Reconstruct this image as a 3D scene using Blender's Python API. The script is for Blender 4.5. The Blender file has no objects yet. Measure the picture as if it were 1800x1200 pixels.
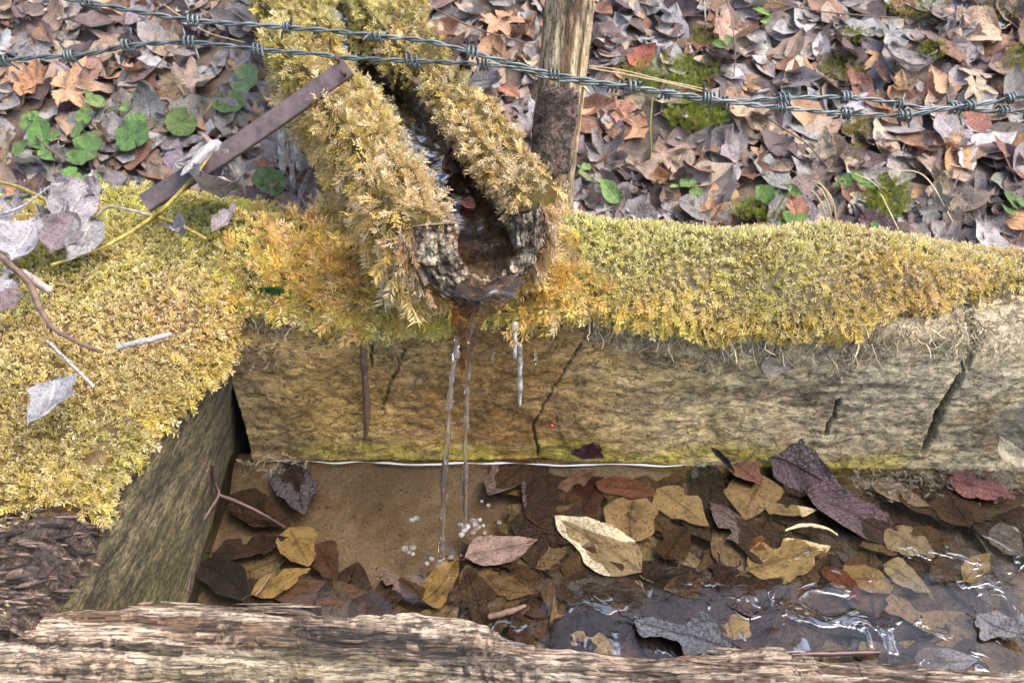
import bpy, math, random
import numpy as np
from mathutils import Vector, Matrix

# ------------------------------------------------------------------ camera, sky, sun, exposure
SC = bpy.context.scene
COL = SC.collection
CAM_H, PITCH, FPX = 0.70, math.radians(36.0), 1400.0
cam_data = bpy.data.cameras.new('camera')
cam = bpy.data.objects.new('camera', cam_data)
COL.objects.link(cam)
cam.location = (0, 0, CAM_H)
cam.rotation_euler = (math.radians(90) - PITCH, 0, 0)
cam_data.sensor_width = 36.0
cam_data.lens = 28.0
cam_data.clip_start = 0.02
cam_data.clip_end = 200.0
cam_data.dof.use_dof = True
cam_data.dof.focus_distance = 0.78
cam_data.dof.aperture_fstop = 11.0
SC.camera = cam

SUN_EL, SUN_AZ = math.radians(60), math.radians(105)      # azimuth clockwise from +Y (away from the viewer)
world = bpy.data.worlds.new('World')
SC.world = world
world.use_nodes = True
wt = world.node_tree
bg = wt.nodes['Background']
sky = wt.nodes.new('ShaderNodeTexSky')
sky.sky_type = 'NISHITA'
sky.sun_disc = False
sky.sun_elevation = SUN_EL
sky.sun_rotation = SUN_AZ
sky.altitude = 500
sky.air_density = 1.0
sky.dust_density = 6.0
sky.ozone_density = 1.0
wt.links.new(sky.outputs[0], bg.inputs[0])
bg.inputs[1].default_value = 0.15
sun_data = bpy.data.lights.new('sun', 'SUN')
sun_data.energy = 1.0
sun_data.angle = math.radians(50)
sun_data.color = (1.0, 0.95, 0.88)
sun = bpy.data.objects.new('sun', sun_data)
COL.objects.link(sun)
sdir = Vector((math.cos(SUN_EL) * math.sin(SUN_AZ), math.cos(SUN_EL) * math.cos(SUN_AZ), math.sin(SUN_EL)))
sun.rotation_euler = sdir.to_track_quat('Z', 'Y').to_euler()
SC.view_settings.view_transform = 'Standard'
SC.view_settings.look = 'None'
SC.view_settings.gamma = 1.0
SC.view_settings.use_curve_mapping = False
SC.view_settings.exposure = 1.80
SC.render.engine = 'CYCLES'
SC.cycles.max_bounces = 8
SC.cycles.transparent_max_bounces = 24
SC.cycles.caustics_reflective = False
SC.cycles.caustics_refractive = False

rng = np.random.default_rng(7)
random.seed(7)

# ------------------------------------------------------------------ picture <-> place
CP, SP = math.cos(PITCH), math.sin(PITCH)
def ray(px, py):
    a, b = (px - 900) / FPX, (600 - py) / FPX
    return np.array([a, CP + b * SP, -SP + b * CP])
def at_z(px, py, z):
    d = ray(px, py); t = (z - CAM_H) / d[2]
    return np.array([0, 0, CAM_H]) + d * t
def at_Y(px, py, Y):
    d = ray(px, py); t = Y / d[1]
    return np.array([0, 0, CAM_H]) + d * t

def pxmask(P):
    """where a place falls in the picture (used only to copy which patch of moss has which own colour)"""
    d = P - np.array([0, 0, CAM_H])
    z = d[..., 1] * CP - d[..., 2] * SP; yy = d[..., 1] * SP + d[..., 2] * CP
    return 900 + FPX * d[..., 0] / z, 600 - FPX * yy / z

# ------------------------------------------------------------------ numpy noise
def _h(ix, iy, iz, s):
    n = (ix.astype(np.int64) * 374761393 + iy.astype(np.int64) * 668265263 + iz.astype(np.int64) * 2147483647 + s * 974711) & 0xffffffff
    n = ((n ^ (n >> 13)) * 1274126177) & 0xffffffff
    n = ((n ^ (n >> 16)) * 2246822519) & 0xffffffff
    return ((n ^ (n >> 15)) & 0xffffff) / float(0xffffff)
def vnoise(x, y, z=0.0, s=0):
    x, y, z = np.broadcast_arrays(np.asarray(x, float), np.asarray(y, float), np.asarray(z, float))
    ix, iy, iz = np.floor(x), np.floor(y), np.floor(z)
    fx, fy, fz = x - ix, y - iy, z - iz
    fx, fy, fz = [f * f * (3 - 2 * f) for f in (fx, fy, fz)]
    r = 0
    for dx in (0, 1):
        wx = fx if dx else 1 - fx
        for dy in (0, 1):
            wy = fy if dy else 1 - fy
            for dz in (0, 1):
                wz = fz if dz else 1 - fz
                r = r + wx * wy * wz * _h(ix + dx, iy + dy, iz + dz, s)
    return r
def fbm(x, y, z=0.0, o=4, s=0, g=0.5):
    r, a, t = 0, 1.0, 0
    x, y, z = np.asarray(x, float), np.asarray(y, float), np.asarray(z, float)
    for i in range(o):
        r = r + a * vnoise(x, y, z, s + i * 17); t += a
        a *= g; x, y, z = x * 2.03, y * 2.03, z * 2.03
    return r / t
def sstep(a, b, x):
    t = np.clip((np.asarray(x, float) - a) / (b - a), 0, 1)
    return t * t * (3 - 2 * t)
def nrm(v):
    return v / np.maximum(np.linalg.norm(v, axis=-1, keepdims=True), 1e-9)
def catmull(pts, n):
    p = np.asarray(pts, float)
    p = np.vstack([2 * p[0] - p[1], p, 2 * p[-1] - p[-2]])
    out = []
    for i in range(1, len(p) - 2):
        t = np.linspace(0, 1, 24, endpoint=False)[:, None]
        a, b, c, d = p[i - 1], p[i], p[i + 1], p[i + 2]
        out.append(0.5 * (2 * b + (c - a) * t + (2 * a - 5 * b + 4 * c - d) * t ** 2 + (3 * b - a - 3 * c + d) * t ** 3))
    out.append(p[-2][None])
    q = np.vstack(out)
    L = np.concatenate([[0], np.cumsum(np.linalg.norm(np.diff(q, axis=0), axis=1))])
    s = np.linspace(0, L[-1], n)
    return np.stack([np.interp(s, L, q[:, k]) for k in range(q.shape[1])], 1)
def grid_normals(P):
    du = np.gradient(P, axis=0); dv = np.gradient(P, axis=1)
    return nrm(np.cross(du, dv))
def grid_quads(nu, nv, mask=None, off=0, flip=False):
    i, j = np.meshgrid(np.arange(nu - 1), np.arange(nv - 1), indexing='ij')
    a = i * nv + j
    q = np.stack([a, a + nv, a + nv + 1, a + 1], -1)
    if mask is not None:
        m = mask[:-1, :-1] | mask[1:, :-1] | mask[:-1, 1:] | mask[1:, 1:]
        q = q[m]
    q = q.reshape(-1, 4) + off
    return q[:, ::-1] if flip else q

# ------------------------------------------------------------------ mesh and object helpers
def make_mesh(name, V, F, mat, col=None, uv=None, smooth=True, extra=None):
    """F: (n,3) or (n,4) array, or a list of such arrays."""
    me = bpy.data.meshes.new(name)
    Fs = F if isinstance(F, list) else [F]
    Fs = [np.asarray(f, np.int32) for f in Fs if len(f)]
    V = np.asarray(V, np.float32)
    me.vertices.add(len(V)); me.vertices.foreach_set('co', V.ravel())
    idx = np.concatenate([f.ravel() for f in Fs])
    tot = np.concatenate([np.full(len(f), f.shape[1], np.int32) for f in Fs])
    me.loops.add(len(idx)); me.loops.foreach_set('vertex_index', idx)
    me.polygons.add(len(tot))
    me.polygons.foreach_set('loop_start', np.concatenate([[0], np.cumsum(tot)[:-1]]).astype(np.int32))
    me.polygons.foreach_set('loop_total', tot)
    me.polygons.foreach_set('use_smooth', np.full(len(tot), smooth, dtype=bool))
    if col is not None:
        a = me.attributes.new('col', 'FLOAT_COLOR', 'POINT')
        c = np.ones((len(V), 4), np.float32); c[:, :3] = col
        a.data.foreach_set('color', c.ravel())
    if extra is not None:
        for k, v in extra.items():
            a = me.attributes.new(k, 'FLOAT', 'POINT')
            a.data.foreach_set('value', np.asarray(v, np.float32).ravel())
    if uv is not None:
        l = me.uv_layers.new(name='UVMap')
        l.data.foreach_set('uv', np.asarray(uv, np.float32)[idx].ravel())
    me.materials.append(mat)
    me.update(); me.validate()
    return me
def link(name, me, parent=None, label=None, cat=None, group=None, kind=None):
    o = bpy.data.objects.new(name, me)
    COL.objects.link(o)
    if parent is not None: o.parent = parent
    if label: o['label'] = label
    if cat: o['category'] = cat
    if group: o['group'] = group
    if kind: o['kind'] = kind
    return o
def empty(name, loc, label, cat, group=None):
    o = link(name, None, None, label, cat, group)
    o.location = [float(v) for v in loc]
    o.empty_display_size = 0.02
    bpy.context.view_layer.update() if False else None
    return o
def child(name, me, parent, label=None, kind=None):
    """part whose mesh is in world coordinates under an Empty that is only moved"""
    o = link(name, me, parent, label, None, None, kind)
    p, off = parent, Vector((0, 0, 0))
    while p is not None:
        off += p.location; p = p.parent
    o.location = -off
    return o

def tube(path, radii, sides=8, cap=True, twist_noise=0.0, seed=0, squash=None):
    P = np.asarray(path, float); n = len(P)
    r = np.broadcast_to(np.asarray(radii, float), (n,)).copy()
    T = nrm(np.gradient(P, axis=0))
    up = np.array([0.31, 0.17, 0.93])
    if abs(T[0] @ up) > 0.9: up = np.array([1.0, 0.2, 0])
    A = np.zeros_like(P); A[0] = nrm(np.cross(T[0], up))
    for i in range(1, n):
        a = A[i - 1] - T[i] * (A[i - 1] @ T[i]); A[i] = nrm(a)
    B = np.cross(T, A)
    th = np.arange(sides) / sides * 2 * np.pi
    rr = r[:, None] * np.ones(sides)
    if twist_noise:
        k = np.arange(n)[:, None] * 0.35
        rr = rr * (1 + twist_noise * (2 * vnoise(k + 0 * th, np.cos(th) * 1.5 + 0 * k, np.sin(th) * 1.5 + 0 * k, seed) - 1))
    V = P[:, None] + rr[..., None] * (np.cos(th)[None, :, None] * A[:, None] + np.sin(th)[None, :, None] * B[:, None])
    V = V.reshape(-1, 3)
    i, j = np.meshgrid(np.arange(n - 1), np.arange(sides), indexing='ij')
    a = i * sides + j; b = i * sides + (j + 1) % sides
    Q = np.stack([a, b, b + sides, a + sides], -1).reshape(-1, 4)
    Fs = [Q]
    if cap:
        m = len(V)
        V = np.vstack([V, P[0] - T[0] * r[0] * 0.4, P[-1] + T[-1] * r[-1] * 0.4])
        j = np.arange(sides); k = (j + 1) % sides
        Fs.append(np.stack([np.full(sides, m), k, j], 1))
        e = (n - 1) * sides
        Fs.append(np.stack([np.full(sides, m + 1), e + j, e + k], 1))
    return V, Fs
def merge(parts):
    """parts: list of (V, [F...])"""
    Vs, Fs, off = [], [], 0
    for V, F in parts:
        for f in (F if isinstance(F, list) else [F]):
            Fs.append(np.asarray(f) + off)
        Vs.append(V); off += len(V)
    t = [f for f in Fs if f.shape[1] == 3]; q = [f for f in Fs if f.shape[1] == 4]
    out = []
    if q: out.append(np.vstack(q))
    if t: out.append(np.vstack(t))
    return np.vstack(Vs), out

# ------------------------------------------------------------------ materials
def new_mat(name):
    m = bpy.data.materials.new(name); m.use_nodes = True
    nt = m.node_tree
    for n in list(nt.nodes): nt.nodes.remove(n)
    out = nt.nodes.new('ShaderNodeOutputMaterial')
    return m, nt, out
class NT:
    def __init__(self, nt): self.nt = nt
    def n(self, t, **kw):
        x = self.nt.nodes.new(t)
        for k, v in kw.items(): setattr(x, k, v)
        return x
    def l(self, a, b): self.nt.links.new(a, b)
    def math(self, op, a, b=None, c=None):
        x = self.n('ShaderNodeMath', operation=op)
        for i, v in enumerate((a, b, c)):
            if v is None: continue
            if isinstance(v, (int, float)): x.inputs[i].default_value = v
            else: self.l(v, x.inputs[i])
        return x.outputs[0]
    def noise(self, vec, scale, detail=4, rough=0.55, dist=0.0):
        x = self.n('ShaderNodeTexNoise')
        x.inputs['Scale'].default_value = scale; x.inputs['Detail'].default_value = detail
        x.inputs['Roughness'].default_value = rough; x.inputs['Distortion'].default_value = dist
        if vec is not None: self.l(vec, x.inputs['Vector'])
        return x.outputs[0]
    def ramp(self, fac, stops):
        x = self.n('ShaderNodeValToRGB')
        e = x.color_ramp.elements
        while len(e) < len(stops): e.new(0.5)
        for k, (p, c) in enumerate(stops):
            e[k].position = p
            e[k].color = (c, c, c, 1) if isinstance(c, (int, float)) else (*c, 1)
        self.l(fac, x.inputs[0])
        return x.outputs[0]
    def mix(self, fac, a, b, mode='MIX'):
        x = self.n('ShaderNodeMix', data_type='RGBA', blend_type=mode)
        for i, v in ((0, fac), (6, a), (7, b)):
            if isinstance(v, (int, float)): x.inputs[i].default_value = v if i == 0 else (v, v, v, 1)
            elif isinstance(v, tuple): x.inputs[i].default_value = (*v, 1)
            else: self.l(v, x.inputs[i])
        return x.outputs[2]
    def bump(self, h, strength, dist, normal=None):
        x = self.n('ShaderNodeBump')
        x.inputs['Strength'].default_value = strength; x.inputs['Distance'].default_value = dist
        self.l(h, x.inputs['Height'])
        if normal is not None: self.l(normal, x.inputs['Normal'])
        return x.outputs[0]
    def coords(self, scale=(1, 1, 1), kind='Object'):
        t = self.n('ShaderNodeTexCoord'); m = self.n('ShaderNodeMapping')
        m.inputs['Scale'].default_value = scale
        self.l(t.outputs[kind], m.inputs['Vector'])
        return m.outputs[0]
    def attr(self, name):
        x = self.n('ShaderNodeAttribute', attribute_name=name)
        return x
    def principled(self, out, base, rough=0.7, normal=None, **kw):
        p = self.n('ShaderNodeBsdfPrincipled')
        if isinstance(base, tuple): p.inputs['Base Color'].default_value = (*base, 1)
        else: self.l(base, p.inputs['Base Color'])
        if isinstance(rough, (int, float)): p.inputs['Roughness'].default_value = rough
        else: self.l(rough, p.inputs['Roughness'])
        if normal is not None: self.l(normal, p.inputs['Normal'])
        for k, v in kw.items():
            p.inputs[k.replace('_', ' ')].default_value = v
        if out is not None: self.l(p.outputs[0], out.inputs[0])
        return p

def mat_moss(name='moss_fronds'):
    m, nt, out = new_mat(name); N = NT(nt)
    a = N.attr('col')
    nz = N.noise(N.coords(), 300, 2)
    c = N.mix(1.0, a.outputs[0], N.ramp(nz, [(0.3, 0.78), (0.7, 1.15)]), 'MULTIPLY')
    p = N.principled(None, c, 0.55)
    p.inputs['Specular IOR Level'].default_value = 0.35
    t = N.n('ShaderNodeBsdfTranslucent'); N.l(c, t.inputs[0])
    x = N.n('ShaderNodeMixShader'); x.inputs[0].default_value = 0.22
    N.l(p.outputs[0], x.inputs[1]); N.l(t.outputs[0], x.inputs[2]); N.l(x.outputs[0], out.inputs[0])
    return m
def mat_wood(name, scale=(1, 1, 1), fine=90, bump=0.5, lo=0.55, hi=1.35, dist=0.002, rough=0.8, crack=0.6, hard=.13):
    """colour from the vertex attribute, broken up by stretched grain; 'wet' lowers the roughness"""
    m, nt, out = new_mat(name); N = NT(nt)
    a = N.attr('col'); w = N.attr('wet')
    v = N.coords(scale)
    g = N.noise(v, fine, 6, 0.65, 0.4)
    g2 = N.noise(N.coords(), 26, 5, 0.6)
    c = N.mix(1.0, a.outputs[0], N.ramp(g, [(0.5 - hard, lo), (0.5, 1.0), (0.5 + hard * .9, hi)]), 'MULTIPLY')
    c = N.mix(1.0, c, N.ramp(g2, [(0.35, 0.7), (0.65, 1.25)]), 'MULTIPLY')
    g3 = N.noise(v, fine * 2.7, 5, 0.7, 0.8)
    c = N.mix(1.0, c, N.ramp(g3, [(0.36, 0.3), (0.43, 0.9), (0.6, 1.1), (0.68, 1.35)]), 'MULTIPLY')
    cn = N.noise(v, fine * crack, 6, 0.62, 1.0)
    ln = N.ramp(N.math('ABSOLUTE', N.math('SUBTRACT', cn, 0.5)), [(0.0, 0.22), (0.010, 0.55), (0.028, 1.0)])
    c = N.mix(1.0, c, ln, 'MULTIPLY')
    sp = N.noise(N.coords(), 240, 4, 0.7)
    c = N.mix(1.0, c, N.ramp(sp, [(0.33, 0.5), (0.42, 1.0), (0.62, 1.0), (0.7, 1.35)]), 'MULTIPLY')
    h = N.math('ADD', g, N.math('MULTIPLY', g3, 0.7))
    h = N.math('ADD', h, N.math('MULTIPLY', ln, 0.35))
    h = N.math('ADD', h, N.math('MULTIPLY', N.noise(N.coords(), 420, 3), 0.3))
    r = N.math('SUBTRACT', rough, N.math('MULTIPLY', w.outputs[2], 0.5))
    N.principled(out, c, r, N.bump(h, bump, dist))
    return m
def mat_leaf(name, from_object=True, wet=False):
    m, nt, out = new_mat(name); N = NT(nt)
    if from_object:
        oi = N.n('ShaderNodeObjectInfo'); base = oi.outputs['Color']; rnd = oi.outputs['Random']
    else:
        base = N.attr('col').outputs[0]; rnd = None
    uvn = N.n('ShaderNodeTexCoord'); sx = N.n('ShaderNodeSeparateXYZ'); N.l(uvn.outputs['UV'], sx.inputs[0])
    u = sx.outputs[0]; av = N.math('ABSOLUTE', N.math('SUBTRACT', N.math('MULTIPLY', sx.outputs[1], 2.0), 1.0))
    side = N.math('FRACT', N.math('SUBTRACT', N.math('MULTIPLY', u, 9.0), N.math('MULTIPLY', av, 2.6)))
    side = N.math('ABSOLUTE', N.math('SUBTRACT', side, 0.5))
    sv = N.ramp(side, [(0.0, 1.0), (0.07, 0.0)])
    mv = N.ramp(av, [(0.0, 1.0), (0.06, 0.85), (0.1, 0.0)])
    vein = N.math('MAXIMUM', N.math('MULTIPLY', sv, 0.6), mv)
    tc = N.n('ShaderNodeTexCoord'); mp = N.n('ShaderNodeMapping')
    N.l(tc.outputs['Object'], mp.inputs[0])
    if rnd is not None:
        cx = N.n('ShaderNodeCombineXYZ')
        N.l(N.math('MULTIPLY', rnd, 37.0), cx.inputs[0]); N.l(N.math('MULTIPLY', rnd, 91.0), cx.inputs[1])
        N.l(cx.outputs[0], mp.inputs[1])
    sc = 4.0 if from_object else 50.0
    b1 = N.noise(mp.outputs[0], sc, 5, 0.65, 0.3)
    b2 = N.noise(mp.outputs[0], sc * 6, 4, 0.6)
    c = N.mix(1.0, base, N.ramp(b1, [(0.32, 0.45), (0.5, 1.0), (0.70, 1.3)]), 'MULTIPLY')
    c = N.mix(1.0, c, N.ramp(b2, [(0.33, 0.4), (0.44, 1.0), (0.75, 1.15)]), 'MULTIPLY')
    c = N.mix(N.math('MULTIPLY', vein, 0.55), c, N.mix(1.0, c, (0.45, 0.38, 0.34) if wet else (1.5, 1.4, 1.25), 'MULTIPLY'))
    h = N.math('SUBTRACT', N.math('MULTIPLY', b2, 0.8), N.math('MULTIPLY', vein, 0.7))
    nb = N.bump(h, 0.6, 0.02 if from_object else 0.001)
    if wet:
        p = N.principled(None, c, N.ramp(b1, [(0.35, 0.06), (0.7, 0.28)]), nb)
    else:
        p = N.principled(None, c, N.ramp(b1, [(0.3, 0.5), (0.7, 0.8)]), nb)
    p.inputs['Specular IOR Level'].default_value = 0.5
    t = N.n('ShaderNodeBsdfTranslucent'); N.l(c, t.inputs[0])
    x = N.n('ShaderNodeMixShader'); x.inputs[0].default_value = 0.05 if wet else 0.15
    N.l(p.outputs[0], x.inputs[1]); N.l(t.outputs[0], x.inputs[2]); N.l(x.outputs[0], out.inputs[0])
    return m
def mat_simple(name, base, rough=0.6, scale=60, lo=0.7, hi=1.25, bump=0.3, bdist=0.001, stretch=(1, 1, 1), **kw):
    m, nt, out = new_mat(name); N = NT(nt)
    g = N.noise(N.coords(stretch), scale, 5, 0.6)
    c = N.mix(1.0, base, N.ramp(g, [(0.3, lo), (0.7, hi)]), 'MULTIPLY')
    p = N.principled(out, c, rough, N.bump(g, bump, bdist), **kw)
    return m
def mat_water(name, tint, ripple=60, strength=0.35, dist=0.004, stretch=(1, 1, 1), ior=1.5):
    """thin clear water: mirror by Fresnel plus painted glint blotches, otherwise see-through with a little colour"""
    m, nt, out = new_mat(name); N = NT(nt)
    v = N.coords(stretch)
    h = N.math('ADD', N.noise(v, ripple, 3, 0.5, 0.6), N.math('MULTIPLY', N.noise(v, ripple * 0.3, 2, 0.5, 0.3), 1.5))
    film = N.ramp(N.noise(v, 20, 3, 0.5, 1.4), [(0.56, 0.0), (0.64, 1.0)])  # blotchy bump that goes with the painted sky glints
    h = N.math('ADD', h, N.math('MULTIPLY', N.math('MULTIPLY', film, 1.0), N.attr('chop_glints').outputs[2]))
    nb = N.bump(h, strength, dist)
    fr = N.n('ShaderNodeFresnel'); fr.inputs[0].default_value = 1.5; N.l(nb, fr.inputs['Normal']); fr.inputs[0].default_value = ior
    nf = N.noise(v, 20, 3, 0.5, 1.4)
    glint_mask = N.math('ADD', N.ramp(nf, [(0.585, 0.0), (0.60, 1.0), (0.615, 1.0), (0.63, 0.0)]), N.ramp(nf, [(0.63, 0.0), (0.67, 0.75)]))
    fac = N.math('ADD', fr.outputs[0], N.math('MULTIPLY', N.math('MULTIPLY', glint_mask, 0.26), N.attr('chop_glints').outputs[2]))  # extra mirror blotches painted in as sky glints on the water
    g = N.n('ShaderNodeBsdfGlossy'); g.inputs['Roughness'].default_value = 0.12; N.l(nb, g.inputs['Normal'])
    t = N.n('ShaderNodeBsdfTransparent'); t.inputs[0].default_value = (*tint, 1)
    x = N.n('ShaderNodeMixShader'); N.l(fac, x.inputs[0]); N.l(t.outputs[0], x.inputs[1]); N.l(g.outputs[0], x.inputs[2])
    N.l(x.outputs[0], out.inputs[0])
    return m
def mat_ice(name, tint=(0.92, 0.95, 0.97), milk=0.18):
    m, nt, out = new_mat(name); N = NT(nt)
    h = N.noise(N.coords(), 160, 3)
    nb = N.bump(h, 0.25, 0.0015)
    fr = N.n('ShaderNodeFresnel'); fr.inputs[0].default_value = 1.45; N.l(nb, fr.inputs['Normal'])
    g = N.n('ShaderNodeBsdfGlossy'); g.inputs['Roughness'].default_value = 0.06; N.l(nb, g.inputs['Normal'])
    t = N.n('ShaderNodeBsdfTransparent'); t.inputs[0].default_value = (*tint, 1)
    d = N.n('ShaderNodeBsdfDiffuse'); d.inputs[0].default_value = (0.85, 0.88, 0.9, 1)
    x0 = N.n('ShaderNodeMixShader'); x0.inputs[0].default_value = milk
    N.l(t.outputs[0], x0.inputs[1]); N.l(d.outputs[0], x0.inputs[2])
    x = N.n('ShaderNodeMixShader'); N.l(N.math('MULTIPLY', fr.outputs[0], 1.15), x.inputs[0]); N.l(x0.outputs[0], x.inputs[1]); N.l(g.outputs[0], x.inputs[2])
    N.l(x.outputs[0], out.inputs[0])
    return m

M_MOSS = mat_moss()
M_BACK = mat_wood('weathered_wood', (34, 70, 70), 2.6, 0.8, 0.66, 1.3, 0.003, crack=0.3)
M_SIDE = mat_wood('rough_sawn_wood', (130, 34, 130), 3.0, 1.0, 0.5, 1.4, 0.005, hard=.08)
M_ROT = mat_wood('rotten_wood', (14, 150, 150), 2.4, 1.0, 0.3, 1.4, 0.006, hard=.06)
M_POST = mat_wood('peeled_post_wood', (70, 70, 9), 2.0, 0.8, 0.5, 1.4, 0.004)
M_BARK = mat_wood('bark', (30, 30, 30), 3.0, 1.0, 0.4, 1.5, 0.005)
M_LEAF = mat_leaf('dead_leaf')
M_WET = mat_leaf('wet_leaf', True, True)
M_LITTER = mat_leaf('litter_leaf', False)
M_SINK = mat_leaf('sunken_leaf', False, True)
M_GREEN = mat_leaf('green_leaf')
M_STEM = mat_simple('green_stem', (0.16, 0.17, 0.04), 0.5)
M_YSTEM = mat_simple('yellow_stem', (0.33, 0.25, 0.05), 0.6, 180, 0.4, 1.35, 0.6)
M_TWIG = mat_simple('twig_bark', (0.13, 0.08, 0.055), 0.7, 120, 0.5, 1.5)
M_GTWIG = mat_simple('grey_twig_bark', (0.25, 0.21, 0.18), 0.7, 120, 0.5, 1.5)
M_RTWIG = mat_simple('red_twig_bark', (0.06, 0.03, 0.028), 0.4, 120, 0.5, 1.6)
M_FROST = mat_simple('frosted_wood', (0.33, 0.31, 0.29), 0.6, 260, 0.35, 1.35, 0.8)
M_STRAW = mat_simple('straw', (0.52, 0.40, 0.22), 0.55)
M_WIRE = mat_simple('galvanised_wire', (0.125, 0.15, 0.15), 0.45, 60, 0.3, 1.5, 0.3, 0.0005, Metallic=0.35)
M_RUST = mat_simple('rusty_iron', (0.10, 0.07, 0.066), 0.5, 90, 0.55, 1.4, 0.6, 0.001, Metallic=0.2)
M_NAIL = mat_simple('rusted_nail', (0.07, 0.04, 0.028), 0.75, 300, 0.5, 1.5, 0.6)
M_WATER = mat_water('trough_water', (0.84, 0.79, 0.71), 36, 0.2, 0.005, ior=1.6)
M_FLOW = mat_water('running_water', (0.60, 0.48, 0.35), 60, 0.5, 0.004, ior=1.13)
def mat_clear(name, ior, rough, milk):
    m, nt, out = new_mat(name); N = NT(nt)
    nb = N.bump(N.noise(N.coords(), 130, 2), 0.15, 0.002)
    p = N.principled(None, (0.97, 0.98, 0.98), rough, nb)
    d = N.n('ShaderNodeBsdfDiffuse'); d.inputs[0].default_value = (0.9, 0.92, 0.94, 1)
    x = N.n('ShaderNodeMixShader')
    N.l(N.math('MULTIPLY', N.ramp(N.noise(N.coords(), 110, 3, 0.6), [(0.4, 0.25), (0.65, 1.6)]), milk), x.inputs[0])
    N.l(p.outputs[0], x.inputs[1]); N.l(d.outputs[0], x.inputs[2]); N.l(x.outputs[0], out.inputs[0])
    p.inputs['Transmission Weight'].default_value = 1.0; p.inputs['IOR'].default_value = ior
    return m
M_JET = mat_clear('falling_water', 1.33, 0.0, 0.05)
M_LIP = mat_ice('brown_water', (0.62, 0.42, 0.22), 0.02)
M_ICE = mat_clear('ice', 1.31, 0.06, 0.32)
M_BUB = mat_clear('bubble_film', 1.25, 0.05, 0.16)
M_BERRY = mat_simple('red_berry', (0.35, 0.05, 0.03), 0.25)
M_GRASS = mat_simple('green_grass', (0.15, 0.21, 0.05), 0.5)

# ------------------------------------------------------------------ ground
def ground_z(x, y):
    x, y = np.asarray(x, float), np.asarray(y, float)
    s = np.maximum(0, y - 0.93)
    z = -0.03 + 0.52 * (np.sqrt(s * s + 0.004) - 0.0632) * np.where(s > 0, 1, 0)
    z = np.where(y < .9, -.09, z) - .06 * sstep(.97, .9, y) * (y >= .9)
    amp = sstep(0.9, 1.0, y)
    return z + amp * (0.05 * (fbm(x * 3 + 5, y * 3, 0, 3, 3) - 0.5) + 0.03 * (fbm(x * 11, y * 11, 0, 2, 9) - 0.5))
def at_ground(px, py, lift=0.0):
    d = ray(px, py); lo, hi = 0.9 / d[1], 2.6 / d[1]
    ts = np.linspace(lo, hi, 500)
    P = np.array([0, 0, CAM_H]) + d[None] * ts[:, None]
    f = P[:, 2] - (ground_z(P[:, 0], P[:, 1]) + lift)
    k = np.argmax(f < 0) if (f < 0).any() else len(ts) - 1
    return P[max(k, 0)]
def ground_n(x, y):
    e = 0.02
    gx = (ground_z(x + e, y) - ground_z(x - e, y)) / (2 * e)
    gy = (ground_z(x, y + e) - ground_z(x, y - e)) / (2 * e)
    return nrm(np.stack([-gx, -gy, np.ones_like(gx)], -1))

def build_ground():
    xs = np.concatenate([np.linspace(-40, -1.8, 12, endpoint=False), np.linspace(-1.8, 1.8, 200), np.linspace(1.8, 40, 13)[1:]])
    ys = np.concatenate([np.linspace(-20, 0.85, 10, endpoint=False), np.linspace(0.85, 2.6, 110), np.linspace(2.6, 5, 12)[1:], np.linspace(5, 30, 12)[1:]])
    X, Y = np.meshgrid(xs, ys, indexing='ij')
    Z = ground_z(X, Y)
    P = np.stack([X, Y, Z], -1)
    m, nt, out = new_mat('woodland_soil'); N = NT(nt)
    g = N.noise(N.coords(), 40, 6, 0.65); g2 = N.noise(N.coords(), 5, 4)
    c = N.ramp(g, [(0.3, (0.06, 0.042, 0.032)), (0.55, (0.13, 0.095, 0.07)), (0.75, (0.19, 0.15, 0.12))])
    c = N.mix(1.0, c, N.ramp(g2, [(0.3, 0.7), (0.7, 1.2)]), 'MULTIPLY')
    N.principled(out, c, 0.9, N.bump(g, 0.8, 0.01))
    me = make_mesh('ground', P.reshape(-1, 3), grid_quads(len(xs), len(ys)), m)
    link('ground', me, kind='structure', label='dark soil slope under the fallen leaves')
build_ground()

# ------------------------------------------------------------------ the trough: back, side and front timbers
trough = empty('water_trough', (0.15, 0.55, -0.06), 'mossy old timber trough with rotten near edge, full of wet leaves', 'trough')

def face_y(x): return 0.714 - 0.035 * np.maximum(0, x)
def back_top(x): return np.interp(x, [-0.35, 0.05, 0.2, 0.45, 0.65, 1.1], [0.252, 0.256, 0.250, 0.238, 0.225, 0.20])
NX, NS = 700, 200
bx = np.linspace(-0.322, 1.15, NX)
prof = catmull([(-.010, -.07), (0, -.02), (.004, .05), (.0, .12), (-.005, .18), (.004, .222), (.030, .252), (.068, .266), (.12, .262), (.165, .235), (.20, .18), (.21, .08), (.205, -.07)], NS)
def line_dist(x, z, pts):
    d = np.full(np.broadcast(x, z).shape, 9.0)
    for (x0, z0), (x1, z1) in zip(pts[:-1], pts[1:]):
        L2 = (x1 - x0) ** 2 + (z1 - z0) ** 2
        t = np.clip(((x - x0) * (x1 - x0) + (z - z0) * (z1 - z0)) / L2, 0, 1)
        d = np.minimum(d, np.hypot(x - x0 - t * (x1 - x0), z - z0 - t * (z1 - z0)))
    return d
def face_px(pts):
    r = []
    for p in pts:
        Y = 0.70
        for _ in range(3):
            q = at_Y(p[0], p[1], Y); Y = float(face_y(q[0]))
        r.append((q[0], q[2]))
    return r
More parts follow.
